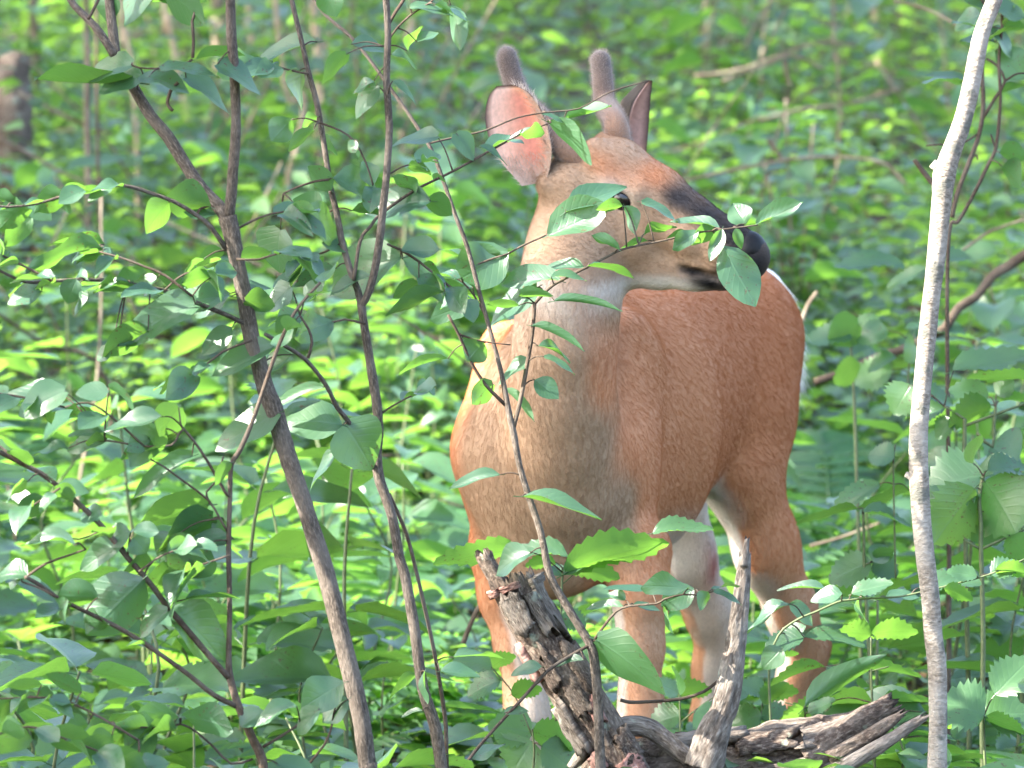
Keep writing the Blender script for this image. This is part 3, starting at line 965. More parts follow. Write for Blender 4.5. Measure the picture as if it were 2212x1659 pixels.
# ---- eyes, nose pad, hooves, tail
def ball(name, c, r, mat, squash=(1, 1, 1), frame=None, seg=16):
    V, F = [], []
    rings = seg // 2
    for i in range(rings + 1):
        th = math.pi * i / rings
        for j in range(seg):
            ph = 2 * math.pi * j / seg
            V.append(np.array([math.sin(th) * math.cos(ph) * squash[0], math.sin(th) * math.sin(ph) * squash[1], math.cos(th) * squash[2]]) * r)
    V = np.array(V)
    if frame is not None: V = V @ np.array(frame)
    for i in range(rings):
        for j in range(seg):
            k = (j + 1) % seg
            F.append((i * seg + j, (i + 1) * seg + j, (i + 1) * seg + k, i * seg + k))
    return part(name, mesh_from(name, V + c, F), mat, deer)
for sgn in (-1, 1):
    ball('eye', hpl(1368, 415, sgn * 0.0485), 0.0185, M['eye'], (1.15, 0.9, 1), (HF, HL, HU))
# nose pad: shaped ellipsoid with two nostrils pressed in
V, F = [], []
seg, rings = 26, 18
nc = hpl(1619, 556)
for i in range(rings + 1):
    th = math.pi * i / rings
    for j in range(seg):
        ph = 2 * math.pi * j / seg
        d_ = np.array([math.sin(th) * math.cos(ph), math.sin(th) * math.sin(ph), math.cos(th)])
        r = np.array([0.032, 0.0325, 0.0380])
        p = d_ * r
        for sy in (-1, 1):
            nd = nrm((0.55, sy * 0.80, 0.10))
            p = p * (1 - 0.42 * math.exp(-((1 - d_ @ nd) / 0.045) ** 1.2))
        p[0] -= 0.25 * max(0, p[2]) - 0.1 * min(0, p[2])
        V.append(nc + p[0] * HF + p[1] * HL + p[2] * HU)
for i in range(rings):
    for j in range(seg):
        k = (j + 1) % seg
        F.append((i * seg + j, (i + 1) * seg + j, (i + 1) * seg + k, i * seg + k))
part('nose', mesh_from('nose', V, F), M['nose'], deer)
for sy in (-1, 1):
    nd = nrm((0.55, sy * 0.80, 0.10)); q_ = nd * np.array([0.032, 0.0325, 0.0380]) * 0.74
    ball('nostril', nc + q_[0] * HF + q_[1] * HL + q_[2] * HU, 0.0085, M['nostril'], (1.25, 0.7, 0.75), (HF, HL, HU), 12)
def hoof(p, f):
    """a cloven hoof: two toes side by side"""
    f = nrm(f); sd = np.cross(f, (0, 0, 1.0))
    J = Joined()
    gz = float(ground_z(p[0], p[1]))
    for sg in (-1, 1):
        c0 = np.array([p[0], p[1], p[2]]) + sd * sg * 0.010
        c1 = np.array([p[0], p[1], gz - 0.004]) + sd * sg * 0.013 + f * 0.035
        C = catmull([c0, 0.5 * (c0 + c1) + f * 0.004, c1], 6)
        J.add(tube_data(C, np.linspace(0.014, 0.019, len(C)), 8))
    part('hoof', J.mesh('hoof'), M['hoof'], deer)
for pxy in (at(1375, 1930, 8.94), at(1147, 1912, 9.055), at(1680, 1845, 9.71), at(1502, 1815, 9.83)):
    hoof(pxy, -BK)
# tail, hanging, rusty with a white edge
tc = [bp(0.796, 0.0, 0.932), bp(0.856, 0.009, 0.940), bp(0.893, 0.018, 0.895), bp(0.905, 0.026, 0.82), bp(0.899, 0.030, 0.76)]
C = catmull(tc, 14)
d_ = tube_data(C, np.interp(np.linspace(0, 1, len(C)), [0, 0.3, 0.75, 1], [0.030, 0.036, 0.026, 0.006]), 12)
tm = mesh_from('tail', *d_[:2], d_[2])
Vt = np.array(d_[0]); Qt = np.array([f for f in d_[1] if len(f) == 4]); Nt = vnormals(Vt, Qt)
def tail_col(P, n_):
    return lerp(np.tile(RUST * 0.9, (len(P), 1)), WHT, sstep(-0.1, 0.5, n_ @ nrm(0.8 * LF - 0.2 * BK)))
set_col(tm, tail_col(Vt, Nt))
part('tail', tm, M['hide'], deer)
make_fur('tail_hair', deer, Vt, Qt, Nt, tail_col, 9000, lambda P: np.full(len(P), 0.045), 0.0003, lift=0.3,
         flow=lambda P, n_: nrm_rows(np.array([[0.05, 0.1, -1.0]]) + RNG.normal(0, 0.18, P.shape)))
del FIELD

# ================================================================== shrubs and saplings in front of the deer
class Shrub:
    """a woody plant traced as branches; leaves hang on the nearest branch"""
    def __init__(self, name, label, cat, base_px, d, mat, twig_mat=None, group=None):
        self.d = d; self.mat = mat; self.twig = twig_mat or M['twig']
        b = at(base_px[0], base_px[1], d)
        gz = float(ground_z(b[0], b[1]))
        self.root = thing(name, (b[0], b[1], gz), label, cat, group)
        self.base = np.array([b[0], b[1], gz])
        self.px = []          # sampled (px, py, d) of every branch
        self.pet = Joined()
        self.n = 0
    def branch(self, pts, r0, r1=None, dd=0.0, name='branch', to_ground=False, rough=0.05, d=None, sides=9, seed=None, mat=None, radii=None, sway=0.0):
        d0 = self.d if d is None else d
        self.n += 1
        rng = np.random.default_rng(self.n * 7 + (seed or 0))
        n = len(pts)
        P = []
        sw = rng.uniform(-1, 1, 3)
        for i, p in enumerate(pts):
            t = i / max(1, n - 1)
            P.append(at(p[0], p[1], d0 + dd * t + sway * math.sin(3 * t + sw[0])))
        r1 = r0 if r1 is None else r1
        sc = d0 / FPX
        rr = [x * sc for x in radii] if radii else list(np.linspace(r0 * sc, r1 * sc, n))
        if to_ground:
            low = P[0]; g2 = self.base - np.array([0, 0, 0.03])
            P = [g2, 0.45 * g2 + 0.55 * low + np.array([0.004, 0, 0])] + P
            rr = [rr[0] * 1.35, rr[0] * 1.12] + rr
        tot = sum(np.linalg.norm(P[i + 1] - P[i]) for i in range(len(P) - 1))
        C = catmull(P, max(6, int(tot / 0.016)))
        R = np.interp(np.linspace(0, 1, len(C)), np.linspace(0, 1, len(rr)), rr)
        if rough:
            R = R * (1 + 0.5 * rough * np.cumsum(rng.normal(0, 0.25, len(R))).clip(-1.2, 1.2))
        dta = tube_data(C, np.maximum(R, 0.0007), sides, rough=rough, seed=self.n)
        o = part(name, mesh_from(name, *dta[:2], dta[2]), mat or (self.mat if r0 > 5 else self.twig), self.root)
        for p in C[::2]:
            self.px.append(to_px(p))
        return o
    def leaves(self, rows, kind='ovate', d=None, dj=0.035, mix=None):
        A = np.array(self.px)
        for row in rows:
            x0, y0, x1, y1, wpx, th = row[:6]
            th = math.copysign(min(82, abs(th) + (9 if abs(th) < 45 else 3)), th)
            kd = row[6] if len(row) > 6 else (random.choice(mix) if mix else kind)
            k = int(np.argmin((A[:, 0] - x0) ** 2 + (A[:, 1] - y0) ** 2))
            dl = (A[k, 2] if d is None else d) + random.uniform(-dj, dj)
            L = math.hypot(x1 - x0, y1 - y0)
            slope = random.uniform(-0.25, 0.25) * L * dl / FPX
            p0 = at(x0, y0, dl); p1 = at(x1 + 0.06 * (x1 - x0), y1 + 0.06 * (y1 - y0), dl + slope)
            add_leaf(self.root, kd, p0, p1, wpx * dl / FPX * 1.18, th)
            q0 = at(A[k, 0], A[k, 1], A[k, 2])
            dist = np.linalg.norm(q0 - p0)
            if dist > 0.006 and dist < 0.14:
                mid = 0.5 * (q0 + p0) + np.array([0, 0, 0.10 * dist])
                self.pet.add(tube_data(catmull([q0, mid, p0], 5), np.linspace(0.0013, 0.0007, len(catmull([q0, mid, p0], 5))), 5))
    def auto(self, pts, n, size, dd=0.0, d=None, start=0.25, kind='ovate', th=(-30, 40), asp=0.5):
        """n more leaves spaced along a twig"""
        d0 = self.d if d is None else d
        C = catmull([at(p[0], p[1], d0 + dd * i / max(1, len(pts) - 1)) for i, p in enumerate(pts)], 40)
        for i in range(n):
            t = start + (1 - start) * (i + random.uniform(-0.2, 0.2)) / max(1, n - 1)
            k = int(np.clip(t, 0, 1) * (len(C) - 2))
            p = C[k]; tan = nrm(C[k + 1] - C[k])
            side = nrm(np.cross(tan, (0, 0, 1.0))) * (1 if i % 2 else -1)
            dirv = nrm(0.75 * tan + random.uniform(0.5, 1.1) * side + np.array([0, 0, random.uniform(-0.35, 0.10)]))
            L = size * random.uniform(0.7, 1.2)
            add_leaf(self.root, kind, p + dirv * 0.008, p + dirv * L, L * asp * random.uniform(0.85, 1.15), random.uniform(*th))
    def done(self):
        if self.pet.v:
            part('petiole', self.pet.mesh('petiole'), self.twig, self.root)['kind'] = 'stuff'

# ---- A: sapling whose trunk forks into two arms
A = Shrub('forked_sapling', 'grey brown sapling forking into two tall arms above broad oval leaves', 'sapling', (806, 1760), 7.5, M['bark'])
A.branch([(797, 1680), (793, 1650), (778, 1544), (743, 1394), (705, 1244), (653, 1079), (620, 979), (590, 879), (575, 842), (556, 775), (542, 727), (530, 652), (512, 565), (500, 502), (491, 468)], 20, name='trunk', to_ground=True, sides=14,
         radii=[21, 20, 20, 20.5, 20, 19.5, 20, 22, 20, 18.5, 18.5, 18, 17.5, 19, 21])
A.branch([(492, 475), (472, 445), (437, 408), (400, 355), (362, 295), (325, 250), (295, 200), (270, 155), (251, 118), (242, 55), (236, 0), (232, -70)], 15, 10, name='trunk', sides=12, dd=0.10)
A.branch([(494, 470), (500, 415), (503, 370), (510, 275), (507, 175), (500, 75), (497, 0), (494, -70)], 12, 10, name='trunk', sides=12, dd=-0.06)
A.branch([(246, 118), (217, 72), (187, 38), (160, 12), (140, -20), (110, -60)], 9, 7, dd=0.05)
A.branch([(190, 42), (205, 15), (222, -20)], 3.5, 3)
A.branch([(490, 540), (455, 490), (425, 465), (375, 435), (325, 417), (285, 404), (242, 400), (175, 413), (125, 427), (75, 441), (15, 447), (-40, 440)], 5.5, 2.2, dd=-0.12)
A.branch([(425, 465), (432, 452), (445, 447)], 3.5, 2)
A.branch([(75, 441), (35, 470), (0, 478)], 2.5, 2)
A.branch([(538, 705), (500, 685), (450, 664), (362, 630), (325, 622), (250, 607), (185, 604), (112, 607), (55, 609), (0, 585), (-40, 565)], 5.5, 2.8, dd=-0.18)
A.branch([(112, 607), (75, 587), (17, 557), (-30, 540)], 3, 2.5, d=7.33)
A.branch([(415, 640), (357, 595), (310, 575), (262, 557), (207, 542)], 3.2, 2.2, d=7.38)
A.branch([(415, 45), (418, 90), (416, 125)], 3.4, 3.4, d=7.48)
A.branch([(418, -60), (430, -10), (420, 30), (415, 45)], 3.6, 3.4, d=7.48)
A.branch([(416, 128), (395, 140), (345, 148), (300, 146), (285, 140)], 2.6, 1.8, d=7.48)
A.leaves([
    (285, 140, 186, 150, 58, 33), (300, 178, 88, 191, 74, 14), (322, 166, 408, 182, 62, 22), (402, 167, 498, 232, 62, 34), (345, 150, 460, 133, 62, 18),
    (470, 138, 566, 192, 76, 30), (425, 127, 520, 104, 50, -20), (310, 165, 215, 192, 56, 35), (355, 172, 300, 165, 44, 30),
    (300, -30, 290, 55, 90, -62, 'heart'), (345, -25, 455, 30, 110, -40), (250, -20, 222, 40, 50, 55),
    (365, 437, 310, 494, 72, -58), (225, 528, 118, 512, 58, -30), (222, 534, 62, 549, 40, -14), (-5, 515, 8, 578, 66, 55, 'heart'),
    (72, 468, 12, 525, 32, 62), (120, 598, 26, 603, 38, 24), (165, 603, 144, 652, 42, 66), (168, 618, 184, 677, 37, -66), (288, 607, 270, 577, 56, -68, 'heart'),
    (282, 612, 205, 615, 27, 20), (422, 658, 266, 713, 74, 38), (500, 640, 343, 640, 96, 13), (497, 634, 414, 670, 56, 38), (515, 632, 575, 608, 52, 30),
    (320, 712, 224, 742, 74, -42), (255, 748, 303, 727, 22, 40), (255, 762, 301, 752, 27, -32), (242, 755, 206, 773, 32, 42), (502, 708, 439, 762, 48, 52),
    (596, 746, 461, 799, 64, 44), (632, 766, 559, 822, 54, 48), (455, 447, 360, 425, 80, -30), (470, 460, 400, 440, 60, 22),
    (60, 445, 108, 470, 50, 30), (30, 440, -10, 420, 40, -25), (140, 425, 180, 400, 50, -35), (115, 428, 160, 445, 60, -30), (240, 402, 190, 432, 40, 20),
    (340, 600, 300, 625, 40, 35), (395, 622, 340, 590, 46, -40), (440, 560, 400, 620, 60, -45), (455, 600, 395, 600, 50, -28), (90, 630, 20, 640, 60, 20),
    (485, 545, 430, 560, 44, -35), (520, 560, 580, 540, 48, -30), (530, 650, 590, 655, 60, -30), (600, 892, 466, 962, 78, 42), (612, 905, 680, 860, 30, 30)], mix=['ovate', 'ovate', 'lance', 'heart'])
A.auto([(325, 417), (242, 400), (125, 427), (15, 447)], 7, 0.060, d=7.40, th=(-40, 35))
A.auto([(450, 664), (325, 622), (185, 604), (55, 609)], 6, 0.060, d=7.38, th=(-40, 35))
# dry seed pod hanging in the leaf cluster
A.branch([(385, 178), (372, 190), (366, 205), (362, 222), (368, 234), (374, 239)], 4, 3.5, name='seed_pod', d=7.46, rough=0.25, mat=M['twig'])
A.branch([(356, 627), (385, 600), (420, 585), (455, 590)], 2.4, 1.8, d=7.40)
A.branch([(502, 500), (560, 470), (610, 458), (640, 462)], 2.8, 1.8, d=7.52)
A.branch([(510, 560), (560, 560), (610, 545), (650, 552)], 2.6, 1.8, d=7.46)
A.branch([(545, 735), (480, 760), (430, 800), (380, 820)], 2.6, 1.8, d=7.45)
A.branch([(232, 0), (290, -20), (350, -30)], 3, 2, d=7.6)
A.auto([(290, -20), (350, -30)], 4, 0.075, d=7.6, th=(-60, -20))
A.auto([(385, 600), (420, 585), (455, 590)], 5, 0.055, d=7.40, th=(-45, 45))
A.auto([(560, 470), (610, 458), (640, 462)], 6, 0.065, d=7.52, th=(-45, 50))
A.auto([(560, 560), (610, 545), (650, 552)], 6, 0.065, d=7.46, th=(-30, 55))
A.auto([(480, 760), (430, 800), (380, 820)], 6, 0.060, d=7.45, th=(-45, 50))
A.auto([(262, 557), (207, 542)], 4, 0.06, d=7.38, th=(-45, 40), start=0.0)
A.auto([(75, 587), (17, 557), (-30, 540)], 5, 0.06, d=7.33, th=(-30, 50))
A.done()

# ---- B: slender sapling with a low fork
B = Shrub('slender_sapling', 'slender grey brown sapling with a narrow fork, beside the forked sapling', 'sapling', (962, 1760), 7.7, M['bark'])
B.branch([(956, 1690), (953, 1655), (940, 1569), (915, 1494), (903, 1419), (893, 1344), (875, 1244), (863, 1204), (850, 1129), (835, 1079), (818, 1029), (814, 979), (818, 929), (813, 867), (806, 822), (793, 740), (785, 690), (780, 655)], 14, name='trunk', to_ground=True, sides=12,
         radii=[15, 14, 13.5, 13, 12.5, 12, 11.5, 11.5, 11, 11, 12, 11.5, 11, 11, 10.5, 9.5, 9, 10])
B.branch([(780, 660), (793, 640), (808, 590), (820, 515), (828, 440), (835, 375), (841, 275), (835, 175), (838, 75), (834, 0), (832, -70)], 9, 7, name='trunk', sides=10, dd=-0.05)
B.branch([(780, 660), (773, 627), (762, 600), (748, 555), (738, 520), (733, 490), (725, 452), (713, 400), (700, 312), (685, 225), (665, 150), (648, 75), (630, 0), (618, -70)], 8, 5, name='trunk', sides=10, dd=0.06)
B.branch([(838, 55), (855, 25), (875, -5), (900, -60)], 4, 3.5)
B.branch([(808, 1010), (790, 985), (753, 912), (728, 880), (703, 830), (660, 777), (615, 747), (573, 722)], 6, 4, dd=-0.22)
B.branch([(665, 774), (674, 740), (666, 710), (648, 682)], 3.6, 2.6, d=7.55)
B.branch([(764, 605), (778, 520), (800, 490), (822, 463), (898, 410), (978, 370), (1065, 322), (1123, 290)], 4.5, 2.2, dd=0.15)
B.branch([(965, 1660), (963, 1569), (953, 1494), (935, 1394), (913, 1294), (895, 1217), (878, 1154), (855, 1099), (840, 1067)], 4.5, 4, dd=-0.01, d=7.72)
B.branch([(690, 265), (735, 282), (765, 305), (790, 350), (806, 400)], 2.4, 1.8)
B.branch([(710, 388), (680, 392), (640, 405), (612, 418)], 2.8, 2)
B.branch([(830, 100), (858, 60), (890, 30), (925, 8), (960, -20)], 2.4, 2.2, d=7.72)
B.branch([(866, 540), (905, 565), (960, 610), (1000, 640)], 3, 2.4, d=7.75)
B.branch([(836, 527), (866, 540)], 2.6, 2.8, d=7.75)
B.leaves([
    (685, 90, 553, 124, 62, 20), (648, 152, 640, 234, 126, 52, 'heart'), (748, 117, 694, 173, 46, -45), (813, 185, 764, 246, 46, 62), (808, 175, 761, 194, 32, 30),
    (848, 175, 901, 216, 27, 30), (758, 96, 832, 102, 62, 15), (845, 118, 902, 128, 27, 24), (945, 295, 848, 298, 54, 33), (985, 288, 1024, 341, 46, 50),
    (1038, 318, 1099, 341, 22, 30), (974, 12, 1004, 103, 42, -75, 'lance'), (700, -20, 729, 31, 64, -62), (630, 258, 588, 302, 48, -64), (678, 280, 619, 316, 32, -36),
    (685, 252, 647, 271, 32, -40), (775, 311, 751, 322, 26, 42), (720, 384, 832, 426, 74, 33), (930, 434, 793, 441, 78, 38), (920, 430, 976, 457, 64, -32),
    (648, 460, 739, 507, 78, 40), (606, 496, 585, 583, 108, 58, 'heart'), (866, 556, 713, 607, 114, 28), (725, 580, 638, 609, 48, 30), (800, 595, 713, 622, 44, 20),
    (628, 620, 580, 666, 64, 48, 'heart'), (868, 540, 946, 546, 48, 24), (960, 630, 838, 672, 56, -26), (740, 918, 612, 896, 78, 44), (745, 917, 810, 1003, 112, 68, 'heart'),
    (728, 975, 658, 1049, 36, 54), (700, 836, 588, 866, 32, 28), (663, 640, 700, 600, 40, 30), (640, 690, 600, 720, 46, -40), (870, 560, 935, 600, 50, 40),
    (905, 610, 850, 640, 46, -40), (905, 600, 960, 640, 44, 35), (760, 455, 830, 470, 50, -22), (700, 470, 640, 430, 60, -40), (716, 410, 670, 360, 56, -50), (690, 300, 730, 330, 50, -48),
    (900, 1455, 838, 1501, 36, -52), (918, 1452, 915, 1516, 44, 72), (955, 1525, 1073, 1533, 32, -18), (912, 1535, 866, 1543, 18, 20), (950, 1450, 1031, 1452, 42, 20), (980, 1420, 1081, 1405, 42, 20),
    (900, 90, 945, 70, 34, 20), (880, 110, 900, 55, 40, -45), (885, 15, 970, 10, 40, 22), (940, 10, 1010, 40, 40, -25), (752, 540, 700, 520, 54, 28), (900, 415, 860, 375, 40, -40)], mix=['ovate', 'ovate', 'heart', 'lance'])
B.auto([(822, 463), (898, 410), (1065, 322), (1123, 290)], 5, 0.05, d=7.82, th=(-30, 40))
B.branch([(738, 525), (700, 545), (660, 560), (630, 590)], 2.6, 1.8, d=7.72)
B.branch([(790, 700), (745, 690), (700, 700), (660, 690)], 2.6, 1.8, d=7.66)
B.branch([(835, 380), (870, 360), (905, 352)], 2.2, 1.6, d=7.68)
B.branch([(668, 160), (620, 150), (575, 135)], 2.4, 1.8, d=7.74)
B.branch([(812, 900), (860, 870), (900, 850)], 2.4, 1.6, d=7.7)
B.auto([(700, 545), (660, 560), (630, 590)], 6, 0.065, d=7.72, th=(-30, 55))
B.auto([(745, 690), (700, 700), (660, 690)], 6, 0.065, d=7.66, th=(-30, 55))
B.auto([(870, 360), (905, 352)], 4, 0.055, d=7.68, th=(-40, 45), start=0.0)
B.auto([(620, 150), (575, 135)], 5, 0.07, d=7.74, th=(-30, 40), start=0.0)
B.auto([(905, 565), (960, 610), (1000, 640)], 6, 0.055, d=7.75, th=(-40, 50), start=0.0)
B.auto([(860, 870), (900, 850)], 3, 0.055, d=7.7, th=(-40, 45), start=0.2)
B.auto([(735, 282), (790, 350), (806, 400)], 4, 0.05, d=7.72, th=(-45, 45), start=0.2)
B.done()

# ---- D: low shrub with long arching branches on the left
D = Shrub('arching_shrub', 'low many branched shrub with thin dark arching stems left of the saplings', 'shrub', (572, 1760), 7.3, M['twig'])
D.branch([(570, 1690), (563, 1632), (545, 1594), (515, 1524), (497, 1464), (494, 1419), (496, 1319), (495, 1244), (494, 1204), (495, 1129), (497, 1067), (500, 1004), (520, 969), (550, 897), (595, 765), (628, 690), (658, 647), (693, 610)], 9, name='stem', to_ground=True, sides=10,
         radii=[11, 11, 10, 9, 8.5, 7, 6, 6, 6, 6, 5.5, 5.5, 6, 5, 4.5, 4, 3.5, 3])
D.branch([(493, 1462), (482, 1451), (437, 1399), (390, 1344), (362, 1312), (337, 1277), (310, 1244), (275, 1204), (225, 1142), (180, 1097), (130, 1054), (87, 1022), (45, 1000), (0, 977), (-40, 955)], 7, 5, dd=-0.12)
D.branch([(45, 1000), (20, 980), (-20, 950)], 4, 3, d=7.18)
D.branch([(512, 1526), (462, 1501), (412, 1461), (350, 1416), (287, 1374), (237, 1346), (185, 1321), (125, 1291), (82, 1261), (55, 1246)], 6, 4, dd=-0.15)
D.branch([(62, 1242), (100, 1217), (150, 1199), (185, 1187)], 3, 2, d=7.15)
D.branch([(125, 1291), (85, 1270), (48, 1257)], 2.6, 2, d=7.16)
D.branch([(494, 1070), (487, 1064), (450, 999), (420, 954), (397, 927), (390, 917)], 3.8, 2.6, dd=-0.04)
D.branch([(397, 927), (385, 939), (370, 962), (312, 964), (250, 954), (225, 952)], 2.6, 2, d=7.26)
D.branch([(492, 1150), (475, 1120), (450, 1080), (400, 1042), (355, 1009), (325, 992)], 2.8, 1.8, dd=-0.04)
D.branch([(450, 1080), (446, 1062), (465, 1042), (475, 1010), (483, 985)], 2.4, 1.8)
D.branch([(568, 1614), (628, 1577), (688, 1534)], 3.6, 2.6)
D.branch([(545, 1640), (500, 1650), (462, 1614), (425, 1582), (390, 1564), (350, 1572), (270, 1569)], 3, 2.2, dd=-0.1)
D.branch([(300, 1600), (225, 1554), (162, 1522), (112, 1507), (0, 1509)], 2.8, 2, d=7.1)
D.branch([(660, 1659), (700, 1610), (715, 1575), (720, 1545)], 3, 2, d=7.4)
D.leaves([
    (140, 845, 43, 887, 68, 33), (110, 838, -4, 863, 54, 24), (235, 845, 168, 849, 48, 40), (235, 838, 298, 868, 42, -20), (350, 900, 236, 938, 58, 38), (386, 880, 344, 937, 84, -52, 'heart'),
    (230, 950, 147, 966, 37, 34), (148, 968, 77, 968, 37, 24), (225, 935, 154, 925, 22, 25), (352, 925, 284, 986, 74, -56), (415, 985, 286, 1047, 34, 33),
    (282, 1150, 224, 1166, 52, 50), (288, 1147, 341, 1152, 32, 35), (288, 1163, 317, 1192, 54, 54, 'heart'), (378, 1158, 344, 1208, 64, 54, 'heart'), (490, 1155, 408, 1176, 44, 33), (505, 1165, 428, 1179, 44, 38),
    (262, 1175, 171, 1222, 48, 44), (162, 1175, 58, 1142, 30, 28), (440, 1180, 374, 1238, 112, -56, 'heart'), (452, 1090, 288, 1122, 132, -48), (460, 1120, 340, 1175, 100, -40),
    (310, 1250, 194, 1368, 104, -72, 'ovate'), (212, 1290, 128, 1290, 58, -50), (362, 1320, 293, 1362, 44, 38), (370, 1313, 492, 1408, 90, 44), (400, 1295, 510, 1275, 37, 24),
    (90, 1480, 17, 1480, 37, -36), (190, 1565, 147, 1565, 37, -42), (385, 1545, 206, 1582, 48, -25), (386, 1550, 264, 1600, 42, -32), (392, 1548, 502, 1561, 48, -30),
    (335, 1578, 284, 1637, 70, -66), (242, 1588, 194, 1622, 74, -60), (302, 1640, 112, 1652, 74, -30), (176, 1495, 104, 1455, 48, -42), (742, 1475, 654, 1522, 64, 34), (752, 1510, 694, 1552, 64, 44),
    (640, 1525, 552, 1541, 38, 24), (688, 1534, 640, 1580, 50, 30), (60, 1245, -10, 1225, 60, 30), (40, 1240, 20, 1270, 30, 40), (330, 1215, 260, 1232, 70, -40), (484, 1125, 455, 1148, 34, -62, 'heart'),
    (120, 1290, 150, 1340, 50, -40), (500, 1000, 455, 1035, 44, -40), (60, 1040, 10, 1075, 60, -30), (130, 1052, 190, 1060, 50, 30), (240, 1560, 300, 1530, 46, -25), (40, 1515, -10, 1560, 60, -30),
    (112, 1507, 160, 1545, 44, 30), (600, 1650, 680, 1655, 44, 26), (300, 1655, 360, 1640, 44, 30), (520, 1570, 570, 1540, 46, 25)], mix=['ovate', 'ovate', 'heart'])
D.auto([(310, 1244), (225, 1142), (87, 1022), (0, 977)], 7, 0.058, d=7.2, th=(-45, 35))
D.auto([(412, 1461), (287, 1374), (125, 1291), (55, 1246)], 5, 0.055, d=7.2, th=(-45, 30))
D.auto([(425, 1582), (350, 1572), (270, 1569)], 5, 0.06, d=7.22, th=(-50, 25))
D.auto([(225, 1554), (112, 1507), (0, 1509)], 7, 0.055, d=7.1, th=(-50, 25))
D.auto([(570, 830), (628, 690), (693, 610)], 5, 0.055, d=7.3, th=(-45, 35))
D.branch([(300, 1235), (350, 1200), (410, 1180)], 2.4, 1.8, d=7.22)
D.branch([(130, 1054), (90, 1080), (40, 1110)], 2.4, 1.8, d=7.17)
D.branch([(225, 1142), (170, 1165), (110, 1150)], 2.2, 1.6, d=7.2)
D.branch([(494, 1200), (450, 1215), (400, 1230)], 2.4, 1.8, d=7.28)
D.branch([(140, 880), (60, 860), (0, 850), (-40, 840)], 2.6, 1.8, d=7.26)
D.branch([(312, 964), (240, 900), (190, 870), (140, 880)], 2.6, 2.2, d=7.26)
D.branch([(-40, 1600), (60, 1570), (150, 1600), (260, 1640)], 2.8, 2, d=7.0)
D.auto([(350, 1200), (410, 1180)], 4, 0.065, d=7.22, th=(-40, 50), start=0.0)
D.auto([(130, 1054), (90, 1080), (40, 1110)], 4, 0.06, d=7.17, th=(-50, 40), start=0.1)
D.auto([(450, 1215), (400, 1230)], 4, 0.08, d=7.28, th=(-60, -20), start=0.0)
D.auto([(240, 900), (140, 880), (60, 860), (0, 850)], 9, 0.06, d=7.26, th=(-40, 50), start=0.0)
D.auto([(-40, 1600), (60, 1570), (150, 1600), (260, 1640)], 9, 0.065, d=7.0, th=(-60, 30), start=0.0)
D.auto([(370, 962), (312, 964), (225, 952)], 5, 0.055, d=7.26, th=(-40, 45), start=0.0)
D.done()

# ---- E: the stem in front of the deer, its twig crossing the muzzle
E = Shrub('leafy_shrub', 'thin stemmed shrub in front of the deer, a leafy twig crossing the muzzle', 'shrub', (1300, 1790), 8.05, M['bark'])
E.branch([(1296, 1640), (1292, 1520), (1286, 1444), (1278, 1399), (1256, 1361), (1218, 1299), (1188, 1244), (1168, 1150), (1142, 1072), (1122, 1005), (1110, 940), (1098, 885), (1085, 815), (1070, 755), (1052, 690), (1035, 630), (1010, 535), (988, 477), (965, 412), (943, 350), (925, 310), (903, 277), (873, 232), (840, 187), (803, 135), (758, 80), (708, 37), (678, 0), (640, -60)], 10, name='stem', to_ground=True, sides=10,
         radii=[12, 11, 11, 11, 10, 9.5, 9, 8, 7.5, 7, 8, 7, 5.5, 5, 5, 5, 5, 5, 4.6, 4.6, 4.5, 4.5, 4.3, 4.2, 4, 4, 3.8, 3.6, 3.5])
E.branch([(1108, 930), (1125, 860), (1140, 780), (1150, 720), (1155, 655)], 5, 4)
E.branch([(1155, 656), (1186, 623), (1218, 603), (1262, 580), (1301, 560), (1341, 540), (1380, 530), (1432, 520), (1499, 504), (1559, 496), (1638, 486)], 3.6, 1.6, dd=0.05)
E.branch([(1092, 875), (1048, 830), (1015, 777), (993, 727), (968, 680)], 4, 3, dd=-0.03)
E.branch([(990, 722), (1040, 737), (1103, 745)], 2.2, 1.4, d=8.03)
E.branch([(1050, 685), (1025, 640), (1000, 610), (965, 590)], 2.4, 1.6)
E.branch([(1281, 1386), (1306, 1351), (1331, 1321), (1361, 1309), (1418, 1304), (1436, 1294), (1476, 1284), (1511, 1285), (1545, 1276)], 3.4, 1.8, dd=-0.05)
E.branch([(1276, 1392), (1240, 1412), (1193, 1441), (1171, 1461), (1131, 1506), (1085, 1556), (1040, 1606), (990, 1670)], 4.0, 3.4, dd=-0.12)
E.branch([(925, 310), (985, 296), (1048, 282), (1115, 255), (1178, 243), (1250, 235), (1301, 207), (1341, 191), (1402, 174)], 2.2, 1.3, dd=0.1)
E.branch([(1060, 300), (1125, 288), (1190, 265)], 1.8, 1.4, d=8.1)
E.branch([(1180, 508), (1130, 530), (1098, 548)], 2.2, 2.2, d=8.08)
E.branch([(1098, 548), (1060, 560), (1020, 575)], 2.2, 2.2, d=8.08)
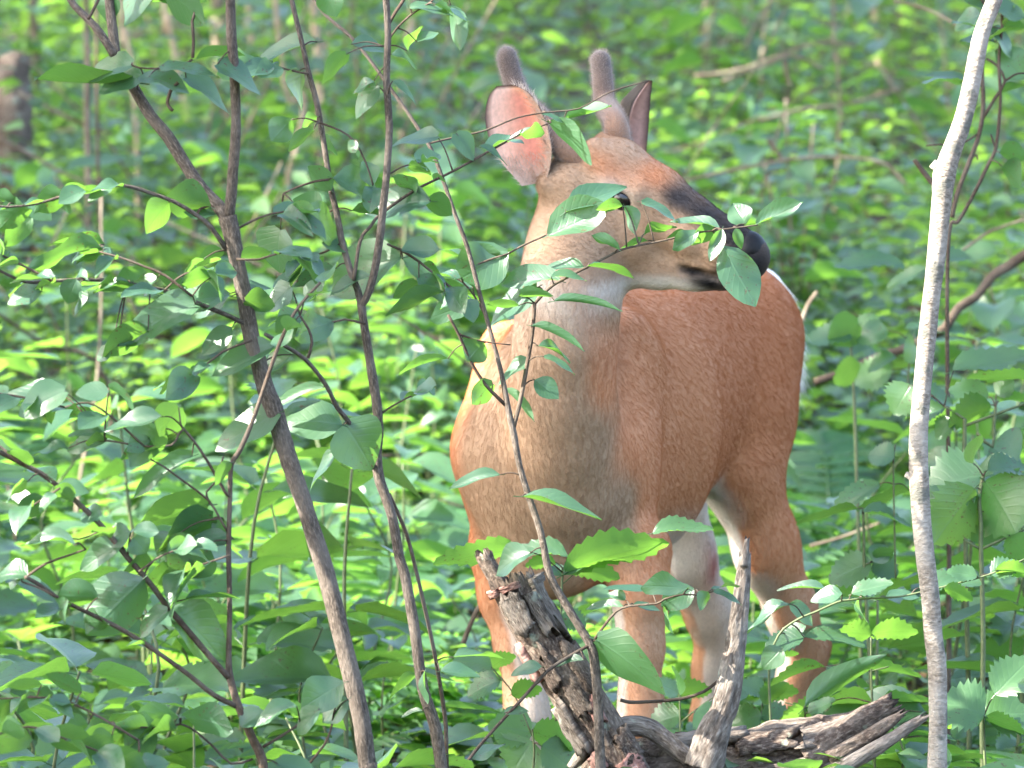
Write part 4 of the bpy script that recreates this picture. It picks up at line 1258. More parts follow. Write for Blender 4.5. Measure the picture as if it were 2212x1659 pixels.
E.leaves([
    (1160, 620, 1054, 682, 78, 50, 'heart'), (1098, 545, 988, 602, 84, 40), (1184, 508, 1315, 456, 72, 36), (1222, 458, 1345, 392, 58, 34), (1345, 445, 1288, 447, 32, -42), (1385, 436, 1466, 456, 40, 26),
    (1350, 445, 1383, 496, 32, -62), (1338, 540, 1279, 515, 18, -20), (1390, 506, 1451, 480, 37, -30), (1490, 505, 1438, 513, 30, -20), (1400, 520, 1339, 533, 24, -18), (1555, 492, 1454, 471, 32, 20),
    (1545, 495, 1494, 521, 46, -48), (1510, 500, 1455, 530, 24, 25), (1610, 484, 1584, 439, 48, 62), (1634, 484, 1731, 447, 30, 25), (1560, 495, 1534, 562, 27, 70), (1562, 533, 1629, 654, 66, -80), (1590, 492, 1600, 535, 20, 70),
    (1182, 262, 1287, 333, 58, -38), (1165, 285, 1088, 291, 18, 20), (1170, 245, 1219, 255, 17, 30), (1218, 258, 1316, 240, 22, -15),
    (1080, 1025, 974, 1046, 34, 30), (1127, 1072, 1292, 1108, 42, 18), (1150, 703, 1264, 739, 27, -30), (1162, 747, 1236, 757, 24, 24), (1175, 770, 1241, 790, 24, 24), (1155, 820, 1203, 859, 44, 50), (1145, 775, 1077, 824, 42, 40),
    (1088, 840, 1161, 898, 27, -40), (1065, 830, 1017, 867, 48, -52, 'heart'), (1198, 650, 1336, 650, 18, -20), (1030, 655, 934, 676, 32, 24), (968, 775, 861, 786, 27, -26), (1045, 740, 1011, 777, 54, -52), (1000, 730, 1040, 755, 26, -30),
    (1190, 598, 1262, 590, 32, 18), (1262, 578, 1180, 572, 36, 20), (1210, 606, 1090, 592, 44, 16), (1270, 575, 1366, 582, 22, 16), (1120, 660, 1055, 655, 30, -30), (1120, 640, 1190, 625, 34, -28), (1040, 640, 985, 620, 42, -30), (1020, 620, 950, 640, 40, 25),
    (1010, 560, 950, 545, 34, 20), (1010, 560, 1075, 535, 36, -25), (995, 600, 925, 590, 40, 22),
    (1346, 1311, 1267, 1305, 27, 20), (1351, 1296, 1317, 1274, 22, 40), (1406, 1278, 1309, 1268, 27, 18), (1368, 1306, 1424, 1316, 24, 25), (1441, 1300, 1441, 1367, 30, 74), (1500, 1274, 1432, 1302, 48, 38), (1487, 1272, 1394, 1257, 27, 24),
    (1530, 1278, 1507, 1311, 30, -60), (1537, 1273, 1592, 1258, 24, 24), (1541, 1277, 1602, 1291, 22, 30), (1290, 1384, 1442, 1475, 92, -72, 'heart'), (1261, 1425, 1194, 1434, 28, 20), (1172, 1440, 1108, 1444, 34, 18), (1090, 1540, 1135, 1525, 30, 30),
    (1145, 1195, 1061, 1219, 58, 48), (1020, 1640, 1085, 1600, 46, 30)], mix=['ovate', 'ovate', 'lance'])
E.done()

# ---- W: pale barked sapling on the right, with a knot at a bend
W_ = Shrub('pale_sapling', 'pale grey white barked sapling with a knot at its bend, right of the deer', 'sapling', (2024, 1790), 7.95, M['bark_pale'])
W_.branch([(2025, 1690), (2025, 1644), (2026, 1544), (2024, 1444), (2016, 1369), (2009, 1281), (1999, 1204), (1991, 1129), (1986, 1054), (1984, 954), (1991, 854), (1999, 765), (2009, 665), (2021, 565), (2034, 440), (2040, 380), (2052, 337), (2079, 262), (2097, 187), (2109, 125), (2124, 62), (2148, 0), (2170, -70)], 21, name='trunk', to_ground=True, sides=16, rough=0.04,
         radii=[22, 21.5, 21, 21, 21, 21, 21, 21.5, 22.5, 21, 20.5, 20, 20, 20.5, 22, 26, 23, 20, 20, 20, 18, 17.5, 17])
W_.branch([(2040, 372), (2026, 362), (2014, 352)], 15, 10, name='knot', rough=0.12)
W_.branch([(1984, 1048), (1970, 1032), (1956, 1024)], 12, 7, name='knot', rough=0.12)
W_.done()
# ---- dark twiggy shrub behind it
K = Shrub('twiggy_shrub', 'thin dark leafless twiggy shrub behind the pale sapling', 'shrub', (2045, 1500), 9.4, M['twig'])
K.branch([(2046, 700), (2051, 500), (2071, 477), (2104, 418), (2134, 357), (2151, 320), (2159, 250), (2161, 207), (2158, 130), (2165, 40), (2160, -60)], 4.6, 3.4, name='stem', to_ground=True)
K.branch([(2056, 470), (2069, 415), (2094, 350), (2116, 287), (2124, 225), (2121, 150), (2126, 80), (2120, -40)], 5.5, 4.5, name='stem')
K.branch([(2122, 257), (2149, 212), (2171, 175), (2154, 142), (2131, 127)], 4, 2.5)
K.branch([(2046, 425), (2006, 385), (1975, 345)], 7, 5)
K.branch([(2151, 320), (2145, 305), (2140, 290)], 2.5, 2)
K.branch([(2094, 350), (2108, 335), (2112, 345)], 2.4, 2)
K.branch([(2171, 175), (2195, 160), (2215, 158)], 2.6, 2)
K.branch([(2116, 287), (2060, 320), (2035, 312), (2000, 315)], 2.2, 1.6)
K.leaves([(2140, 60, 2200, 110, 60, 30), (2150, 110, 2212, 165, 60, 34), (2090, 170, 2005, 160, 40, 16), (2080, 180, 2000, 165, 50, -25), (2130, 15, 2212, 20, 60, 18), (2165, 50, 2210, 62, 40, -50), (2120, 30, 2060, 50, 60, 26),
          (2150, 90, 2080, 75, 60, 20), (2160, 200, 2215, 190, 40, -30), (2165, 360, 2215, 385, 70, -35), (2160, 330, 2215, 330, 50, -30)])
K.auto([(2121, 150), (2126, 80), (2120, -40)], 6, 0.06, d=9.4)
K.auto([(2158, 130), (2165, 40), (2160, -60)], 6, 0.06, d=9.4)
K.done()

# ================================================================== the fallen dead tree
DL = 8.2
_lb = at(1500, 1760, DL)
log = thing('fallen_log', (_lb[0], _lb[1], float(ground_z(_lb[0], _lb[1]))), 'rotting fallen log with a broken branch stub and an upright dead stick', 'log')
def wood(name, pts, radii, mat, d=DL, seed=1, sides=34, jag=0.0, jag0=0.0, dd=0.0, fis=0.07, lump=0.08, step=0.004, parent=None):
    """weathered limb: fissured surface, torn ends"""
    rng = np.random.default_rng(seed)
    n = len(pts)
    P = [at(p[0], p[1], d + dd * i / max(1, n - 1)) for i, p in enumerate(pts)]
    tot = sum(np.linalg.norm(P[i + 1] - P[i]) for i in range(n - 1))
    C = catmull(P, max(8, int(tot / step)))
    R = np.interp(np.linspace(0, 1, len(C)), np.linspace(0, 1, n), [x * d / FPX for x in radii])
    T = np.gradient(C, axis=0); T /= np.linalg.norm(T, axis=1)[:, None]
    ang = np.linspace(0, 2 * math.pi, sides, endpoint=False)
    u = nrm(np.cross(T[0], (0.2, 1.0, 0.3)))
    s = 0.0; V, U = [], []
    je = rng.random(sides) ** 1.5; j0 = rng.random(sides) ** 1.5
    frames = []
    nC = len(C)
    for i in range(nC):
        if i: s += np.linalg.norm(C[i] - C[i - 1])
        u = nrm(u - (u @ T[i]) * T[i]); v = np.cross(T[i], u)
        frames.append((u.copy(), v.copy()))
        dirs = np.cos(ang)[:, None] * u + np.sin(ang)[:, None] * v
        loc = np.stack([np.cos(ang) * R[i], np.sin(ang) * R[i], np.full(sides, s)], 1)
        crack = 1 - np.abs(2 * vnoise(loc * np.array([95, 95, 11]) + seed * 3.1, seed) - 1)      # long fissures
        flake = vnoise(loc * np.array([150, 150, 60]) + 7.7, seed + 1)
        big = vnoise(loc * np.array([28, 28, 16]) + 3.3, seed + 2)
        r = R[i] * (1 + lump * 2.2 * (big - 0.5) + fis * 1.1 * (flake - 0.5) - fis * 2.0 * np.clip(crack - 0.72, 0, 1) / 0.28)
        ext = np.zeros(sides)
        if i == nC - 1: ext = jag * je
        if i == 0: ext = -jag0 * j0
        for j in range(sides):
            V.append(C[i] + r[j] * (math.cos(ang[j]) * u + math.sin(ang[j]) * v) + T[i] * ext[j])
            U.append((ang[j] * R[i], s))
    F = []
    for i in range(nC - 1):
        for j in range(sides):
            k = (j + 1) % sides
            F.append((i * sides + j, i * sides + k, (i + 1) * sides + k, (i + 1) * sides + j))
    # torn end: a hollow behind the jagged rim
    for end, sg in ((nC - 1, -1), (0, 1)):
        b = len(V)
        dep = (jag if end else jag0) * 0.9 + 0.004
        for j in range(sides):
            uu, vv = frames[end]
            rr = R[end] * (0.62 + 0.15 * rng.random())
            V.append(C[end] + rr * (math.cos(ang[j]) * uu + math.sin(ang[j]) * vv) + sg * T[end] * dep * rng.uniform(0.2, 1.0)); U.append((ang[j] * 0.01, 0.3 + 0.01 * j))
        V.append(C[end] + sg * T[end] * dep); U.append((0, 0.3))
        for j in range(sides):
            k = (j + 1) % sides
            a_, b_ = end * sides + j, end * sides + k
            q1 = (a_, b_, b + k, b + j); q2 = (b + j, b + k, b + sides)
            if end == 0: q1, q2 = q1[::-1], q2[::-1]
            F.append(q1); F.append(q2)
    o = part(name, mesh_from(name, V, F, U), mat, parent or log)
    return C, R, frames
def plate(CRF, s0, s1, a0, a1, lift, mat, seed=0, thick=0.004):
    """a loose slab of bark or wood on a limb"""
    C, R, fr = CRF
    rng = np.random.default_rng(seed)
    n, m_ = 9, 6
    top, bot = [], []
    for i in range(n):
        ti = i / (n - 1)
        rt, rb = [], []
        for j in range(m_):
            tj = j / (m_ - 1)
            e = rng.normal(0, 0.03)
            sI = np.clip((s0 + (s1 - s0) * (ti + (0.10 * rng.normal() if i in (0, n - 1) else 0))) * (len(C) - 1), 0, len(C) - 1)
            aa = a0 + (a1 - a0) * (tj + (0.05 * rng.normal() if j in (0, m_ - 1) else 0))
            k = int(sI); uu, vv = fr[k]
            dirv = math.cos(aa) * uu + math.sin(aa) * vv
            r = R[k] * (1.03 + e)
            rt.append(C[k] + dirv * (r + lift * (0.6 + 0.6 * tj) + thick)); rb.append(C[k] + dirv * (r - 0.004))
        top.append(rt); bot.append(rb)
    Vt_, Qt_ = grid_mesh('p', top); Vb_, Qb_ = grid_mesh('p', bot)
    b = len(Vt_); id_ = np.arange(b).reshape(n, m_)
    rim = []
    ring = [(0, j) for j in range(m_)] + [(i, m_ - 1) for i in range(1, n)] + [(n - 1, j) for j in range(m_ - 2, -1, -1)] + [(i, 0) for i in range(n - 2, 0, -1)]
    for q_ in range(len(ring)):
        a_, c_ = id_[ring[q_]], id_[ring[(q_ + 1) % len(ring)]]
        rim.append((a_, c_, c_ + b, a_ + b))
    Vv = np.vstack([Vt_, Vb_]); Qq = np.vstack([Qt_, Qb_[:, ::-1] + b, rim])
    uv = np.array([(0.012 * (k % m_), 0.012 * (k // m_ % n)) for k in range(len(Vv))])
    part('bark_plate', mesh_from('bark_plate', Vv, Qq, uv), mat, log)

trunk = wood('trunk', [(1238, 1692), (1310, 1672), (1420, 1664), (1550, 1656), (1690, 1638), (1790, 1612), (1860, 1580)], [34, 60, 72, 74, 76, 66, 42], M['rot'], seed=4, jag=0.05, lump=0.16, fis=0.08, sides=84)
stub = wood('broken_branch', [(1352, 1690), (1318, 1622), (1262, 1532), (1206, 1440), (1150, 1345), (1122, 1292), (1108, 1256)], [60, 56, 53, 52, 48, 47, 50], M['rot'], d=8.12, seed=9, jag=0.014, fis=0.045, lump=0.10, sides=72)
wood('broken_branch', [(1092, 1285), (1070, 1245), (1052, 1215), (1046, 1200)], [20, 19, 18, 19], M['rot'], d=8.15, seed=12, jag=0.012, sides=24)
snag = wood('dead_stick', [(1520, 1660), (1538, 1600), (1566, 1520), (1584, 1430), (1597, 1330), (1605, 1250), (1609, 1205)], [44, 38, 30, 25, 20, 16, 13], M['rot_grey'], d=8.08, seed=15, jag=0.012, fis=0.13, lump=0.06, sides=30)
wood('splinter', [(1606, 1225), (1611, 1190), (1614, 1166)], [9, 8, 6], M['rot_grey'], d=8.07, seed=16, jag=0.006, sides=16)
wood('root_arch', [(1232, 1660), (1262, 1628), (1306, 1592), (1354, 1570), (1404, 1576), (1448, 1606), (1490, 1640)], [10, 16, 21, 23, 23, 22, 20], M['rot_grey'], d=8.135, seed=18, fis=0.10, lump=0.10, sides=48)
wood('splinter', [(1740, 1640), (1820, 1590), (1880, 1548), (1925, 1522)], [40, 36, 30, 24], M['rot'], d=8.16, seed=21, jag=0.015, fis=0.12, sides=26)
wood('splinter', [(1700, 1712), (1800, 1668), (1900, 1612), (1960, 1572), (1992, 1552)], [16, 18, 17, 13, 9], M['rot_grey'], d=8.08, seed=22, jag=0.02, fis=0.14, sides=22)
wood('splinter', [(1790, 1640), (1860, 1600), (1915, 1565), (1945, 1545)], [20, 18, 14, 8], M['rot'], d=8.10, seed=23, jag=0.02, fis=0.14, sides=20)
# the camera-facing angle of each limb
def face_angle(CRF, t):
    C, R, fr = CRF
    k = int(t * (len(C) - 1)); uu, vv = fr[k]
    c = nrm(CPOS - C[k])
    return math.atan2(c @ vv, c @ uu)
for i, (s0, s1, da0, da1, lf_, mt) in enumerate([(0.66, 0.90, -0.75, 0.10, 0.007, 'rot_grey'), (0.60, 0.84, 0.2, 0.62, 0.006, 'rot_grey'), (0.62, 0.97, 0.70, 1.25, 0.005, 'rot_grey'), (0.92, 0.995, -1.5, -0.7, 0.005, 'rot_red'), (0.93, 1.0, -0.6, 0.2, 0.003, 'rot_red'),
        (0.90, 0.99, 0.9, 1.5, 0.007, 'rot_grey'), (0.50, 0.62, -1.35, -0.95, 0.006, 'rot_red'), (0.33, 0.45, -0.3, 0.25, 0.004, 'rot'), (0.22, 0.40, -1.2, -0.55, 0.008, 'rot_grey'), (0.28, 0.36, 0.05, 0.5, 0.004, 'rot_red'),
        (0.10, 0.22, 0.3, 1.0, 0.005, 'rot'), (0.40, 0.56, 0.45, 1.2, 0.004, 'rot'), (0.12, 0.20, -0.9, -0.3, 0.006, 'rot_red'), (0.46, 0.58, -0.7, -0.1, 0.005, 'rot'), (0.02, 0.12, 0.0, 0.8, 0.004, 'rot_red')]):
    fa = face_angle(stub, 0.5 * (s0 + s1))
    plate(stub, s0, s1, fa + da0, fa + da1, lf_, M[mt], seed=30 + i)
for i, (s0, s1, da0, da1, lf_, mt) in enumerate([(0.55, 0.72, -0.9, -0.2, 0.006, 'rot'), (0.30, 0.50, -0.2, 0.5, 0.006, 'rot'), (0.62, 0.86, 0.1, 0.6, 0.008, 'rot_grey'), (0.72, 0.95, -0.7, -0.1, 0.008, 'rot_grey'), (0.40, 0.58, -1.2, -0.7, 0.006, 'rot_grey'), (0.20, 0.34, -1.1, -0.4, 0.005, 'rot')]):
    fa = face_angle(trunk, 0.5 * (s0 + s1))
    plate(trunk, s0, s1, fa + da0, fa + da1, lf_, M[mt], seed=60 + i)
tag(log)
# thin dead twig lying from the stub to the stick
tw = Shrub('dead_twig', 'thin dark dead twig bridging the broken stub and the upright stick', 'twig', (1450, 1760), 8.15, M['twig'])
tw.branch([(1340, 1512), (1360, 1517), (1400, 1516), (1470, 1510), (1520, 1494), (1552, 1470), (1575, 1452)], 4.2, 3.2, name='stem')

# ================================================================== broad leaved herbs that can be told apart
def herb(name, label, cat, base, d, stems, leaves, kind='tooth', group=None, dj=0.05, twigs=()):
    h = Shrub(name, label, cat, base, d, M['twig'], group=group)
    for st in stems:
        h.branch(st[0], st[1], st[2] if len(st) > 2 else st[1] * 0.7, name='stem', to_ground=len(st) > 3 and st[3], rough=0.04, sides=7, mat=M['herb_stem'])
    h.leaves(leaves, kind=kind, dj=dj)
    h.done()
    return h
M['herb_stem'] = simple_mat('herb_stem', (0.085, 0.11, 0.045), 0.6)
herb('broadleaf_herb', 'tall broadleaf herb with big toothed leaves directly right of the pale sapling', 'plant', (2121, 1800), 8.7,
     [([(2122, 1600), (2124, 1400), (2121, 1244), (2119, 1187), (2119, 1129), (2116, 1074), (2124, 1029)], 6, 4.5, True), ([(2119, 1187), (2070, 1160), (2016, 1137)], 3.5, 2.5), ([(2119, 1187), (2165, 1165), (2225, 1140)], 3.5, 2.5)],
     [(2124, 1026, 2008, 1042, 138, 33), (2135, 1015, 2225, 1002, 80, 20), (2102, 1000, 2106, 940, 80, 64, 'ovate'), (2045, 1060, 2006, 1096, 56, 42), (2105, 1055, 2020, 1168, 124, -74), (2126, 1040, 2206, 1135, 150, -74), (2128, 1105, 2152, 1176, 92, 78, 'ovate'),
      (2030, 1140, 1990, 1175, 60, -50), (2180, 1158, 2225, 1205, 70, -45)])
herb('broadleaf_herb', 'broadleaf herb with pale toothed leaves above the tallest herb right of the pale sapling', 'plant', (2090, 1700), 9.1,
     [([(2088, 1300), (2084, 1000), (2084, 949), (2084, 904)], 5.5, 4.5, True), ([(2084, 906), (2064, 892), (2040, 878)], 3, 2.4), ([(2084, 920), (2150, 895), (2225, 868)], 3.5, 2.5), ([(2110, 935), (2144, 965), (2147, 917), (2151, 879)], 4, 3.5)],
     [(2140, 875, 2048, 908, 76, -44), (2158, 868, 2225, 852, 46, -20), (2135, 857, 2058, 835, 60, 38), (2152, 852, 2188, 824, 50, 40), (2140, 964, 2196, 998, 108, 58, 'ovate'), (1968, 832, 1928, 888, 76, 54), (1990, 850, 2060, 862, 64, 26), (2060, 800, 2222, 757, 76, 22), (2222, 820, 2093, 808, 54, -20),
      (2040, 880, 1975, 900, 50, 24), (2060, 905, 2020, 940, 54, 30)])
herb('broadleaf_herb', 'broadleaf herb between the deer haunch and the pale sapling with drooping grey green leaves', 'plant', (1900, 1700), 9.0,
     [([(1880, 1450), (1868, 1250), (1866, 1150), (1864, 1098)], 4, 3, True), ([(1935, 1250), (1932, 1130), (1930, 1000), (1934, 960)], 2.2, 2), ([(1868, 1220), (1884, 1214)], 2.5, 2.2)],
     [(1900, 1045, 1798, 1092, 44, 34), (1966, 1060, 1853, 1094, 54, -25), (1865, 1104, 1972, 1121, 50, 14), (1852, 1100, 1723, 1122, 54, -15), (1882, 1214, 1793, 1247, 76, 44), (1886, 1215, 1936, 1238, 60, 38), (1885, 1213, 1917, 1177, 44, 62, 'ovate'), (1890, 1212, 1925, 1185, 40, -55), (1930, 990, 1880, 975, 60, 40)])
herb('low_herb', 'low herb with a winged pair of green toothed leaves behind the log end', 'plant', (1884, 1800), 8.5,
     [([(1886, 1560), (1882, 1450), (1882, 1376)], 3, 2.4, True), ([(1882, 1450), (1920, 1440)], 2, 1.6)],
     [(1882, 1372, 1974, 1354, 74, -33), (1882, 1372, 1810, 1361, 74, -33), (1837, 1450, 1978, 1434, 54, -18), (1782, 1440, 1658, 1462, 44, -18), (2002, 1540, 1796, 1507, 96, 24, 'ovate'), (1782, 1520, 1688, 1557, 64, -40)])
herb('low_herb', 'herb with one tall upright bright leaf in front of the deer hind foot', 'plant', (1742, 1790), 8.45,
     [([(1744, 1640), (1740, 1570), (1738, 1530)], 2.6, 2, True), ([(1738, 1530), (1705, 1520), (1695, 1518)], 1.6, 1.4)],
     [(1738, 1528, 1886, 1407, 50, -75, 'lance'), (1742, 1530, 1780, 1552, 40, 20), (1736, 1530, 1690, 1556, 54, -30), (1745, 1540, 1800, 1510, 44, 24)])
herb('twining_vine', 'thin leafy vine strung between the upright stick and the pale sapling', 'vine', (1660, 1790), 8.35,
     [([(1665, 1560), (1662, 1440), (1682, 1372), (1722, 1339), (1764, 1321), (1809, 1301), (1834, 1296), (1880, 1292), (1941, 1289), (1985, 1280), (2060, 1262), (2140, 1240), (2220, 1205)], 3, 2, True)],
     [(1705, 1304, 1608, 1347, 44, 18, 'ovate'), (1706, 1304, 1762, 1337, 44, 40, 'ovate'), (1785, 1274, 1688, 1255, 22, 20, 'lance'), (1820, 1283, 1755, 1285, 44, 28, 'ovate'), (1840, 1282, 1922, 1257, 50, 24), (1915, 1290, 1982, 1274, 38, 24, 'ovate'), (1855, 1292, 1852, 1340, 44, 74, 'ovate'),
      (1736, 1376, 1656, 1390, 60, 30), (1736, 1376, 1862, 1379, 44, 18), (1700, 1372, 1738, 1352, 38, 34, 'ovate'), (1985, 1270, 2110, 1245, 60, 20), (2040, 1270, 2100, 1290, 54, -30), (2110, 1245, 2050, 1230, 50, 26), (2150, 1232, 2222, 1230, 54, -30), (2140, 1240, 2200, 1215, 60, 24), (1690, 1400, 1650, 1440, 46, 50, 'ovate'), (1680, 1420, 1720, 1405, 30, -30)], dj=0.04)
herb('broadleaf_herb', 'broadleaf herb with a fan shaped pale toothed leaf low beside the pale sapling base', 'plant', (2130, 1790), 8.35,
     [([(2128, 1650), (2126, 1600), (2125, 1548)], 3.4, 2.8, True)],
     [(2126, 1546, 2040, 1505, 120, 40), (2128, 1546, 2222, 1535, 120, 36), (2125, 1548, 2050, 1560, 60, -20), (2128, 1550, 2210, 1575, 70, -24), (2150, 1500, 2225, 1420, 80, 40)])
herb('broadleaf_herb', 'toothed leaved herb whose long leaf points up across the deer chest', 'plant', (1214, 1790), 8.3,
     [([(1208, 1640), (1210, 1450), (1212, 1330), (1215, 1244), (1222, 1232)], 3.4, 2.6, True), ([(1215, 1262), (1245, 1235), (1275, 1205)], 1.8, 1.4)],
     [(1120, 1188, 946, 1207, 76, -34), (1226, 1200, 1092, 1180, 66, 14), (1222, 1236, 1424, 1150, 104, -34), (1240, 1222, 1375, 1180, 80, 16), (1410, 1152, 1533, 1127, 44, 28), (1214, 1242, 1184, 1214, 32, 38, 'ovate'), (1218, 1242, 1274, 1203, 32, 38, 'ovate'), (1200, 1215, 1140, 1215, 50, -30), (1230, 1230, 1330, 1232, 60, -40), (1210, 1320, 1160, 1345, 50, 40), (1212, 1330, 1262, 1350, 50, 40)])
herb('broadleaf_herb', 'large leaved herb growing behind the haunch and tail of the deer', 'plant', (1860, 1500), 10.6,
     [([(1850, 1000), (1846, 880), (1842, 800), (1838, 740)], 4, 3, True), ([(1960, 900), (1962, 820), (1965, 782), (1975, 720)], 3, 2)],
     [(1955, 577, 1813, 556, 76, 14), (2002, 580, 1918, 612, 36, 24), (1974, 782, 1961, 726, 44, -74, 'heart'), (1917, 713, 1852, 727, 56, 40), (1926, 799, 1843, 817, 76, 44), (1858, 788, 1802, 824, 76, -50), (1855, 700, 1790, 735, 80, -60, 'heart'), (1840, 730, 1745, 720, 60, 30), (1900, 690, 1830, 715, 46, 36), (2010, 560, 2090, 545, 60, 20), (1935, 770, 1875, 790, 50, 20)])

herb('low_herb', 'low herb with wide toothed leaves left of the broken branch stub', 'plant', (1150, 1790), 8.3,
     [([(1152, 1680), (1154, 1620), (1150, 1580)], 2.8, 2.2, True), ([(1150, 1590), (1110, 1500), (1060, 1440)], 2, 1.6)],
     [(1150, 1582, 1236, 1604, 96, -40), (1150, 1582, 1062, 1562, 92, 36), (1150, 1602, 1106, 1660, 112, 56), (1170, 1612, 1245, 1662, 92, 48), (1062, 1442, 985, 1420, 70, 20), (1062, 1442, 1105, 1410, 70, -25), (1080, 1470, 1010, 1490, 70, 30), (1105, 1500, 1165, 1480, 64, -35)])
herb('low_herb', 'low herb with broad leaves between the deer fore leg and the upright stick', 'plant', (1470, 1790), 8.75,
     [([(1472, 1680), (1470, 1580), (1468, 1500)], 2.6, 2, True), ([(1470, 1560), (1520, 1520), (1545, 1505)], 1.8, 1.4)],
     [(1468, 1500, 1420, 1470, 70, 20), (1468, 1500, 1530, 1480, 70, -30), (1470, 1545, 1400, 1560, 76, 34), (1545, 1505, 1610, 1500, 60, 26), (1500, 1540, 1560, 1570, 80, 40), (1468, 1502, 1462, 1440, 60, 60), (1470, 1580, 1440, 1640, 84, 50)])
herb('low_herb', 'low herb with pointed leaves in front of the deer hind feet beside the upright stick', 'plant', (1640, 1790), 8.8,
     [([(1642, 1680), (1640, 1580), (1650, 1500)], 2.6, 2, True)],
     [(1650, 1500, 1600, 1470, 60, 24), (1650, 1500, 1720, 1488, 64, -30), (1645, 1545, 1580, 1560, 70, 34), (1645, 1545, 1715, 1560, 80, 40), (1648, 1520, 1690, 1470, 44, -60)])

# ---- plant patterns, copied over the forest floor
def local_leaf(p0, dirv, L, W_l, roll):
    ax = nrm(dirv); nu = np.array([0, 0, 1.0]) - ax[2] * ax; nu = nrm(nu)
    s = np.cross(ax, nu)
    n = math.cos(roll) * nu + math.sin(roll) * s
    s = np.cross(ax, n)
    return Matrix(((s[0] * W_l, ax[0] * L, n[0] * L, p0[0]), (s[1] * W_l, ax[1] * L, n[1] * L, p0[1]), (s[2] * W_l, ax[2] * L, n[2] * L, p0[2]), (0, 0, 0, 1)))

def stem_mesh(C, r0, r1):
    d_ = tube_data(C, np.linspace(r0, r1, len(C)), 6, rough=0.04)
    me = mesh_from('stem', *d_[:2], d_[2]); me.materials.append(M['herb_stem']); return me

def proto_tall(seed, h):
    rng = np.random.default_rng(seed)
    C = catmull([(0, 0, -0.02), (0.01, 0.0, h * 0.4), (rng.normal(0, 0.02), rng.normal(0, 0.02), h * 0.75), (rng.normal(0, 0.03), rng.normal(0, 0.03), h)], 12)
    out = [('stem', stem_mesh(C, 0.0035, 0.0016), Matrix.Identity(4))]
    nodes = rng.integers(3, 5)
    for k in range(nodes):
        t = 0.45 + 0.55 * k / max(1, nodes - 1)
        p = C[min(len(C) - 1, int(t * (len(C) - 1)))]
        a = rng.uniform(0, 3.14)
        for q_ in range(2 if k < nodes - 1 else 3):
            aa = a + q_ * (math.pi if k < nodes - 1 else 2.1) + rng.normal(0, 0.2)
            L = rng.uniform(0.075, 0.135) * (1.1 - 0.25 * k / nodes)
            dv = np.array([math.cos(aa), math.sin(aa), rng.uniform(-0.15, 0.35)])
            out.append(('leaf', LEAF['herb'][rng.integers(4)], local_leaf(p + nrm(dv) * 0.015, dv, L, L * rng.uniform(0.48, 0.72), rng.normal(0, 0.35))))
    return out
def proto_low(seed, h):
    rng = np.random.default_rng(seed)
    C = catmull([(0, 0, -0.02), (0.005, 0.0, h * 0.5), (rng.normal(0, 0.015), rng.normal(0, 0.015), h)], 8)
    out = [('stem', stem_mesh(C, 0.0022, 0.0012), Matrix.Identity(4))]
    n = rng.integers(4, 7); a0 = rng.uniform(0, 6.28)
    for k in range(n):
        aa = a0 + k * 6.28 / n + rng.normal(0, 0.2)
        L = rng.uniform(0.055, 0.10)
        dv = np.array([math.cos(aa), math.sin(aa), rng.uniform(-0.1, 0.4)])
        p = C[-1 - (k % 2)]
        out.append(('leaf', LEAF['herb'][rng.integers(4)], local_leaf(p + nrm(dv) * 0.012, dv, L, L * rng.uniform(0.5, 0.75), rng.normal(0, 0.3))))
    return out
def frond_mesh(seed):
    rng = np.random.default_rng(seed)
    J = Joined()
    n = 15; Lf = 1.0
    C = np.array([(0, t, 0.42 * math.sin(t * 2.0) - 0.25 * t * t) for t in np.linspace(0, 1, 14)])
    J.add(tube_data(C, np.linspace(0.010, 0.003, len(C)), 5))
    for k in range(n):
        t = 0.22 + 0.76 * k / n
        i = t * 13; b = int(i); p = C[b] + (C[min(13, b + 1)] - C[b]) * (i - b)
        wl = 0.24 * math.sin(math.pi * (0.12 + 0.85 * (1 - (t - 0.2) / 0.8) ** 0.8 * 0.62)) + 0.01
        for sg in (-1, 1):
            w2 = 0.030 * (1.1 - 0.5 * t)
            dv = np.array([sg, 0.35 + rng.normal(0, 0.05), rng.normal(-0.05, 0.08)]); dv = dv / np.linalg.norm(dv)
            tn = np.array([0, 1.0, 0])
            rows = [(0.02, 0.5), (0.25, 1.0), (0.5, 0.85), (0.75, 0.6), (1.0, 0.08)]
            V = []
            for (f_, ww) in rows:
                c = p + dv * wl * f_ + np.array([0, 0, -0.05 * f_ * f_])
                V += [c - tn * w2 * ww, c + np.array([0, 0, -0.004]), c + tn * w2 * ww]
            F = []
            for r_ in range(4):
                for c_ in range(2):
                    F.append((r_ * 3 + c_, r_ * 3 + c_ + 1, r_ * 3 + c_ + 4, r_ * 3 + c_ + 3))
            J.add((V, F, [(0.5, 0.5)] * len(V)))
    me = J.mesh('frond'); me.materials.append(M['fern']); return me
FR = [frond_mesh(k) for k in range(3)]
def proto_fern(seed):
    rng = np.random.default_rng(seed)
    out = []
    n = rng.integers(5, 8); a0 = rng.uniform(0, 6.28)
    for k in range(n):
        a = a0 + k * 6.28 / n + rng.normal(0, 0.2)
        L = rng.uniform(0.26, 0.42)
        out.append(('frond', FR[rng.integers(3)], Matrix.Rotation(a, 4, 'Z') @ Matrix.Rotation(rng.uniform(0.25, 0.75), 4, 'X') @ Matrix.Scale(L, 4)))
    return out
